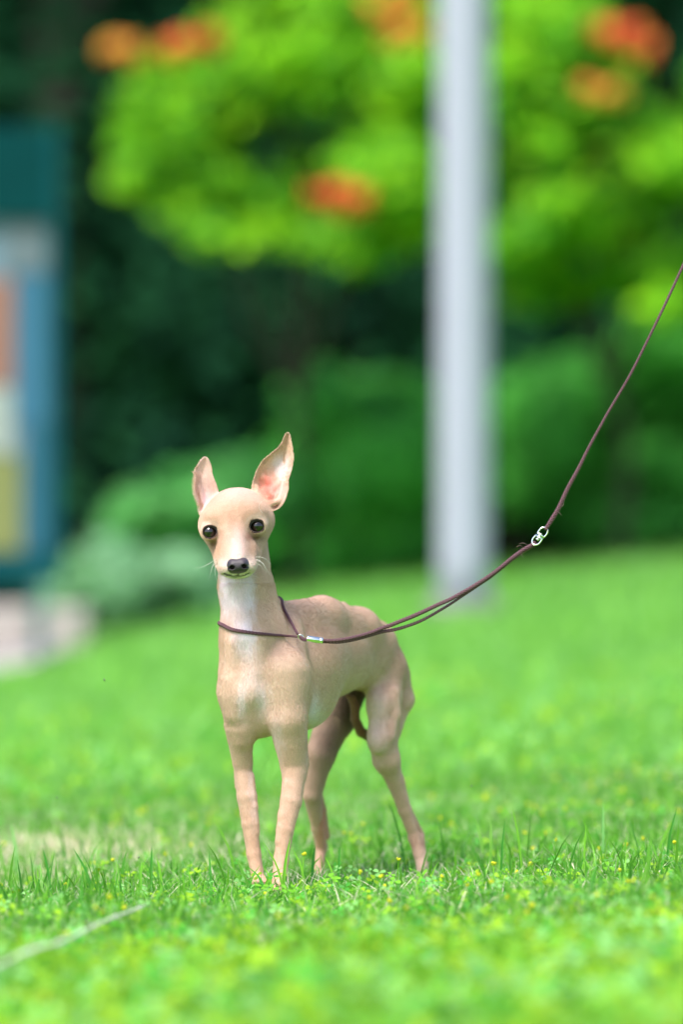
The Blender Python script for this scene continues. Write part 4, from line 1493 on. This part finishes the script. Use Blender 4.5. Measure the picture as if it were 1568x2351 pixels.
def build_fur(N):
    Q = dogQ
    a = np.linalg.norm(np.cross(dogV[Q[:, 2]] - dogV[Q[:, 0]], dogV[Q[:, 3]] - dogV[Q[:, 1]]), axis=1) / 2
    fx, fy, fw = topx(dogV[Q[:, 0]])
    wgt = a * np.where((fy < 1345) & (fw < 40), 2.2, 1.0)      # finer, denser hair on the head
    fi = rng.choice(len(Q), N, p=wgt / wgt.sum())
    u, v = rng.random((2, N, 1))
    q = Q[fi]
    w4 = [(1 - u) * (1 - v), u * (1 - v), u * v, (1 - u) * v]
    p = sum(w4[i] * dogV[q[:, i]] for i in range(4))
    nn = sum(w4[i] * dogN[q[:, i]] for i in range(4)); nn /= np.linalg.norm(nn, axis=1, keepdims=True) + 1e-9
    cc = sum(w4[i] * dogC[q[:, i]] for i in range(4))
    x, y, w = topx(p)
    head = (y < 1335) & (w < 35)
    ears = (y < 1178) & ((x > 628) | (x < 462) | (y < 1110))
    # lie of the hair
    flow = np.tile(np.array([0.25, 0.45, -0.85]), (N, 1))
    flow[w > 70] = (0.40, 0.75, -0.45)
    legs = y > 1720
    flow[legs] = (0.0, 0.25, -1.0)
    hv = np.stack([(x - 545) * 0.012, np.full(N, 0.5), (1300 - y) * 0.011 + 0.1], -1)
    flow = np.where(head[:, None], hv, flow)
    em_ = np.stack([(x - 620) * 0.01, np.full(N, 0.3), np.full(N, 1.0)], -1)
    flow = np.where(ears[:, None], em_, flow)
    # locks: noise stretched along the lie of the hair
    lock = np.zeros(N)
    for sel, fl_ in ((head | ears, (0, 0.3, 1.0)), (~(head | ears) & (w <= 70), (0.15, 0.1, -1.0)), (~(head | ears) & (w > 70), (0.75, 0.2, -0.6))):
        f_ = np.array(fl_) / np.linalg.norm(fl_)
        e1 = np.cross(f_, [0, 1, 0.1]); e1 /= np.linalg.norm(e1); e2 = np.cross(f_, e1)
        qp = np.stack([p[sel] @ e1, p[sel] @ e2, p[sel] @ f_], -1)
        lock[sel] = 0.75 * vnoise(qp, np.array([0.0009, 0.0009, 0.0065])) + 0.25 * vnoise(qp + 3.3, np.array([0.0020, 0.0020, 0.016]))
    # swirl
    flow = flow + 0.12 * np.stack([np.sin(p[:, 2] * 60 + p[:, 1] * 30), np.cos(p[:, 0] * 70), np.sin(p[:, 0] * 50 + 1)], -1)
    flow = flow - nn * np.sum(flow * nn, 1, keepdims=True)
    flow /= np.linalg.norm(flow, axis=1, keepdims=True) + 1e-9
    L = np.where(head, 0.0019, np.where(legs, 0.0023, 0.0031)) * rng.uniform(0.6, 1.3, N)
    L = np.where(ears, 0.0014 * rng.uniform(0.5, 1.3, N), L)
    edgy = (x < 462) & (y > 1085) & (y < 1185)
    L = np.where(edgy, 0.0040 * rng.uniform(0.5, 1.3, N), L)
    ruff = (x < 512) & (y > 1300) & (y < 1480)
    L = np.where(ruff, 0.0044 * rng.uniform(0.6, 1.2, N), L)
    # no hair on lids rim, mouth line, nose
    skip = np.zeros(N, bool)
    for (ex, ey, ed, yw) in EYES:
        skip |= (np.hypot(x - ex, y - ey) < 18.5) & (w < -8)
    skip |= (segd(x, y, [(m_[0], m_[1]) for m_ in MOUTH]) < 2.2) & (w < -35)
    skip |= (((x - 545.5) / 26) ** 2 + ((y - 1299) / 20) ** 2 < 1) & (w < -45)
    skip |= (p[:, 2] < -0.02)
    inner_r = (((x - 616) / 22) ** 2 + ((y - 1118) / 34) ** 2 < 1) & (nn[:, 1] < 0) & (y < 1160)
    L = np.where(inner_r, L * 0.6, L)
    k = ~skip
    p, nn, cc, flow, L, edgy, lock = p[k], nn[k], cc[k], flow[k], L[k], edgy[k], lock[k]
    n = len(p)
    jit = rng.normal(0, 0.10, (n, 3))
    lift = np.where(edgy, 0.8, 0.30)[:, None] * rng.uniform(0.5, 1.5, (n, 1))
    lift = lift * 0.55 + (lock[:, None] - 0.5) * 0.22
    d0 = flow + nn * (lift + 0.25) + jit; d1 = flow + nn * (lift - 0.15) + jit
    d0 /= np.linalg.norm(d0, axis=1, keepdims=True); d1 /= np.linalg.norm(d1, axis=1, keepdims=True)
    pts = np.stack([p - nn * 0.0003, p + d0 * L[:, None] * 0.45, p + d0 * L[:, None] * 0.45 + d1 * L[:, None] * 0.55], 1)
    rr = rng.uniform(0.8, 1.2, n)[:, None] * np.array([0.000070, 0.000062, 0.000012])[None]
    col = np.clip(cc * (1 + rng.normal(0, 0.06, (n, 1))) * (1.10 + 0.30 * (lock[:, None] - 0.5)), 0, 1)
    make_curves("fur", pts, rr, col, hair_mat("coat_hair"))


build_fur(330000)

# whiskers, one tuft each side of the muzzle and under the chin
def whiskers(lst):
    pts = []
    for s in lst:
        pts.append(catmull([P(*q) for q in s], 10))
    pts = np.array(pts)
    n = len(pts)
    rr = np.tile(np.linspace(0.00016, 0.00005, 10), (n, 1))
    make_curves("whisker_tuft", pts, rr, np.tile([0.85, 0.80, 0.74], (n, 1)), hair_mat("whisker_hair", 0.35))


whiskers([[(496, 1283, -48), (480, 1294, -50), (462, 1302, -50), (446, 1304, -48)],
          [(497, 1291, -50), (488, 1300, -54), (483, 1314, -54), (480, 1329, -52)],
          [(498, 1295, -50), (493, 1308, -54), (494, 1320, -54), (498, 1336, -52)],
          [(497, 1288, -50), (490, 1293, -54), (486, 1305, -54), (485, 1315, -52)]])
whiskers([[(585, 1283, -50), (598, 1289, -54), (609, 1303, -54), (619, 1320, -52)],
          [(585, 1286, -50), (600, 1291, -54), (607, 1300, -54), (611, 1315, -52)],
          [(584, 1292, -50), (594, 1296, -56), (600, 1301, -56), (606, 1310, -54)],
          [(583, 1279, -48), (598, 1279, -52), (610, 1284, -52), (622, 1296, -50)],
          [(574, 1317, -56), (580, 1321, -58), (586, 1323, -58), (592, 1326, -58)],
          [(602, 1178, -40), (594, 1164, -44), (600, 1152, -46), (608, 1148, -46)]])
whiskers([[(551, 1328, -56), (552, 1338, -60), (553, 1346, -60), (552, 1354, -58)],
          [(538, 1329, -56), (537, 1335, -58), (537, 1341, -58), (536, 1346, -58)]])

# ------------------------------------------------------------------ leash
def front_depth(x, y, off):
    """depth (mm) where the sight line through photo point meets the dog, minus off mm"""
    ds = np.arange(-130, 340, 1.0)
    pts = np.array([P(x, y, d) for d in ds])
    f = field(pts, OPS)
    i = np.argmax(f < off / 1000)
    return ds[i] if (f < off / 1000).any() else None


def braid(path, R0, strands=8, pitch=0.0070, flat=1.0, density=14):
    """round braided cord: strands weave over and under each other"""
    path = np.asarray(path, float)
    L = np.concatenate([[0], np.cumsum(np.linalg.norm(np.diff(path, axis=0), axis=1))])
    n = int(L[-1] / pitch * density)
    s = np.linspace(0, L[-1], n)
    p = np.stack([np.interp(s, L, path[:, k]) for k in range(3)], -1)
    R_ = np.interp(s, L, np.broadcast_to(R0, (len(path),)))
    T = np.gradient(p, axis=0); T /= np.linalg.norm(T, axis=1, keepdims=True)
    nrm = np.cross(T[0], [0, 1, 0.0]); nrm /= np.linalg.norm(nrm)
    Ns = []
    for t in T:
        nrm = nrm - t * np.dot(nrm, t); nrm /= np.linalg.norm(nrm); Ns.append(nrm)
    Ns = np.array(Ns); B = np.cross(T, Ns)
    parts = []
    h = strands // 2
    for q in range(strands):
        sg = 1 if q < h else -1
        a = sg * 2 * np.pi * s / (pitch * 2) + 2 * np.pi * (q % h) / h
        w = 1 + 0.16 * np.sin(h * a + (0 if sg > 0 else np.pi))
        c = p + (R_ * 0.72 * w)[:, None] * (np.cos(a)[:, None] * Ns + flat * np.sin(a)[:, None] * B)
        parts.append(tube(c, R_ * 0.36, 5))
    return parts


cord_mat = plain("plum_cord", (0.115, 0.045, 0.060), 0.55, noise=0.35, scale=900)
steel = plain("polished_steel", (0.82, 0.83, 0.80), 0.14, 1.0, noise=0.03, scale=60)

ring_pt = (690, 1463)


def surf_path(pts, off):
    out = []
    for (x, y) in pts:
        d = front_depth(x, y, off)
        out.append((x, y, 0 if d is None else d))
    return out


def build_leash():
    e = empty("leash", P(722, 1468, -20))
    tag(e, "thin braided plum show leash looped round the dog's neck with metal swivel", "leash")
    ep = P(722, 1468, -20)

    def ch(name, parts, mat):
        V, fl = join(parts)
        return mesh_np(name, V - ep, fl, mat, e)
    # neck loop
    fr = [(684, 1461.5), (668, 1460.5), (650, 1459.5), (630, 1458), (610, 1456.5), (590, 1454.5), (570, 1452), (552, 1449.5), (535, 1446), (523, 1441.5), (515, 1437)]
    f3 = surf_path(fr, 1.3)
    f3[0] = (ring_pt[0] - 4, ring_pt[1] - 1, -14.0)
    f3[1] = (f3[1][0], f3[1][1], min(f3[1][2], -8))
    back = [(510, 1431, 20), (514, 1424, 46), (548, 1408, 86), (596, 1394, 108)]
    s0 = front_depth(652, 1399, 1.2) or 60
    b3 = [(642, 1386, s0 + 10)] + [(652 + 31 * t, 1399 + 57 * t, s0 * (1 - t) - 12 * t) for t in (0, .25, .5, .75, 1)]
    pts = [P(*q) for q in f3 + back + b3]
    p = catmull(pts, 260)
    # push outside the skin wherever the curve would sink
    for _ in range(6):
        f = field(p, OPS)
        g = grad_field(p, OPS)
        p = p + g * np.clip(0.0013 - f, 0, 0.004)[:, None]
    for _ in range(3):
        p[1:-1] = 0.5 * p[1:-1] + 0.25 * (p[:-2] + p[2:])
    rad = np.interp(np.linspace(0, 1, 260), [0, .08, .2, .3, .5, 1], [0.0011, 0.0013, 0.0019, 0.0019, 0.0015, 0.0013])
    ch("neck_loop", braid(p, rad), cord_mat)
    LD = -20.0
    # short twist between ring and ferrule
    ch("cord", braid([P(688, 1461, -17), P(696, 1466, LD), P(706, 1469, LD)], 0.0013) + braid([P(690, 1466, -17), P(697, 1470, LD), P(706, 1470.5, LD)], 0.0012), cord_mat)
    # stop ring
    a = np.linspace(0, 2 * np.pi, 28)
    c = P(690.5, 1462.5, -17)
    u = (P(696, 1466, -17) - P(684, 1459.5, -17)); u /= np.linalg.norm(u); v = np.array([0.45, -0.55, 0.75]); v -= u * np.dot(u, v); v /= np.linalg.norm(v)
    rp = c + 0.0031 * np.cos(a)[:, None] * u + 0.0023 * np.sin(a)[:, None] * v
    ch("stop_ring", [tube(rp, 0.00065, 8, cap=False)], steel)
    # ferrule
    A, Bp = P(704, 1466.3, LD), P(741.5, 1471.2, LD)
    ax = Bp - A
    prof = [(0, 0.0026), (0.015, 0.0031), (0.06, 0.0032), (0.80, 0.0032), (0.815, 0.00300), (0.83, 0.0032), (0.975, 0.0032), (1, 0.0027)]
    ch("ferrule", [tube(np.array([A + ax * t for t, _ in prof]), [r for _, r in prof], 28)], steel)
    # two cords, twisted then running apart and together again
    A_ = [(740, 1470), (760, 1470.5), (777, 1469.5), (800, 1466), (814, 1463), (835, 1457.5), (856, 1451), (880, 1441), (894, 1436.5), (915, 1428), (940.6, 1418), (965, 1407.5), (987.5, 1397), (1010, 1386.5), (1034, 1376), (1058, 1363), (1081, 1350), (1105, 1335), (1128, 1319.5), (1152, 1301), (1175, 1282), (1200, 1264), (1222, 1251.5), (1230, 1246)]
    B_ = [(740, 1473), (760, 1474.5), (777, 1474.5), (800, 1471.5), (814, 1468.5), (835, 1463), (856, 1457), (880, 1450), (894, 1448), (915, 1443.5), (940.6, 1435.5), (965, 1426), (987.5, 1414.5), (1010, 1401.5), (1034, 1387), (1058, 1371), (1081, 1356), (1105, 1340), (1128, 1324), (1152, 1305), (1175, 1286), (1200, 1267.5), (1222, 1254.5), (1230, 1249)]
    n = len(A_)
    da = [-20 - 2.0 * math.sin(i * .8) for i in range(n)]
    pa = catmull([P(x, y, d) for (x, y), d in zip(A_, da)], 300)
    pb = catmull([P(x, y, d + 2.8) for (x, y), d in zip(B_, da)], 300)
    ch("cord", braid(pa, np.interp(np.linspace(0, 1, 300), [0, .2, .35, .8, 1], [.00155, .0018, .0021, .0019, .0021])), cord_mat)
    ch("cord", braid(pb, np.interp(np.linspace(0, 1, 300), [0, .3, .5, .7, 1], [.0015, .0017, .0014, .0012, .0017])), cord_mat)
    # swivel
    c = P(1240, 1231, LD); d = P(1257, 1210, LD) - P(1226, 1249, LD); Ls = np.linalg.norm(d); d /= Ls
    s = np.cross(d, [0, -1, 0]); s /= np.linalg.norm(s)
    s2 = s * 0.9 + np.array([0, -1, 0]) * 0.42; s2 /= np.linalg.norm(s2)

    def dloop(sign, side, w, l):
        q = [c + d * sign * 0.0008 - side * w * 0.9, c + d * sign * l * .35 - side * w, c + d * sign * l * .68 - side * w * .95, c + d * sign * l * .92 - side * w * .5, c + d * sign * l, c + d * sign * l * .92 + side * w * .5,
             c + d * sign * l * .68 + side * w * .95, c + d * sign * l * .35 + side * w, c + d * sign * 0.0008 + side * w * .9]
        return [tube(catmull(q, 40), 0.00085, 10), tube(np.array([c + d * sign * 0.0013 - side * w * .95, c + d * sign * 0.0013 + side * w * .95]), 0.00125, 10)]
    sw = ch("swivel", dloop(1, s, 0.0042, 0.0108) + dloop(-1, s2, 0.0044, 0.0108), steel)
    V, fl = join([tube(np.array([c - d * .0052, c - d * .0048, c - d * .0032, c - d * .0030, c + d * .0026, c + d * .003]) - ep, [.0010, .0019, .0019, .0010, .0010, .0016], 14)])
    mesh_np("pin", V, fl, steel, sw)
    # cord upward to the handler, leaving the frame at the right
    U_ = [(1253, 1216, LD), (1256, 1211, LD), (1268, 1192, LD), (1283, 1167, LD), (1304, 1121.7, -19), (1328.7, 1076, -18), (1353.5, 1026, -17), (1378, 981, -16), (1395, 950, -15), (1413.6, 918.7, -14), (1448, 860, -12), (1482, 793, -10), (1525, 705, -6), (1568, 612, 0), (1640, 450, 10), (1760, 160, 30), (1860, -120, 50)]
    p = catmull([P(*q) for q in U_], 500)
    tt = np.linspace(0, 1, 500)
    rad = np.interp(tt, [0, .02, .05, .10, .14, .2, 1], [.0019, .0023, .0022, .0019, .0016, .00135, .00145])
    ch("cord", braid(p, rad), cord_mat)
    # stray fibres by the swivel
    fib = plain("fibre", (0.35, 0.20, 0.20), 0.6)
    for (a, b_, c_) in (((1215, 1256), (1204, 1247), (1192, 1248)), ((1205, 1262), (1195, 1252), (1186, 1256)), ((1196, 1270), (1200, 1277), (1203, 1281)), ((1278, 1176), (1286, 1178), (1290, 1185)), ((1284, 1166), (1292, 1162), (1296, 1157)), ((1120, 1326), (1128, 1329), (1134, 1326))):
        ch("loose_fibre", [tube(catmull([P(*a, LD), P(*b_, LD - 2), P(*c_, LD - 1)], 8), 0.00012, 4)], fib)


build_leash()

# gnats in the air
gm = plain("gnat_body", (0.02, 0.015, 0.015), 0.5)
wm = plain("gnat_wing", (0.35, 0.33, 0.30), 0.3)


def gnat(x, y, d, lab, sc=1.0, tilt=0.4):
    c = P(x, y, d)
    t = np.array([math.cos(tilt), 0.2, math.sin(tilt)]) * 0.0011 * sc
    q = np.array([c - t, c - t * .6, c, c + t * .35, c + t * .6, c + t])
    V, Q, T = tube(q, np.array([.0002, .0005, .00045, .00025, .0004, .0002]) * sc, 8)
    o = mesh_np("gnat", V - c, [Q, T], gm)
    o.location = c
    w = [tube(np.array([c, c + [0, .0003, .0010 * sc], c + [-.0006 * sc, .0003 * s_, .0016 * sc]]) - c, np.array([.0001, .0004, .0001]) * sc, 4) for s_ in (-1, 1)]
    V, fl = join(w)
    mesh_np("wing", V, fl, wm, o)
    tag(o, lab, "gnat", "gnats hovering over the lawn")


gnat(1083, 1805, 10, "tiny dark gnat hovering right of the hind leg", 1.0)
gnat(318, 1969, 5, "tiny dark gnat just above the grass left of the dog", 1.1)
gnat(130, 1832, 15, "tiny dark gnat in the air near the left edge", 1.0, -0.4)
gnat(239, 1562, -15, "tiny brown gnat high over the lawn left of the chest", 1.2, -0.9)
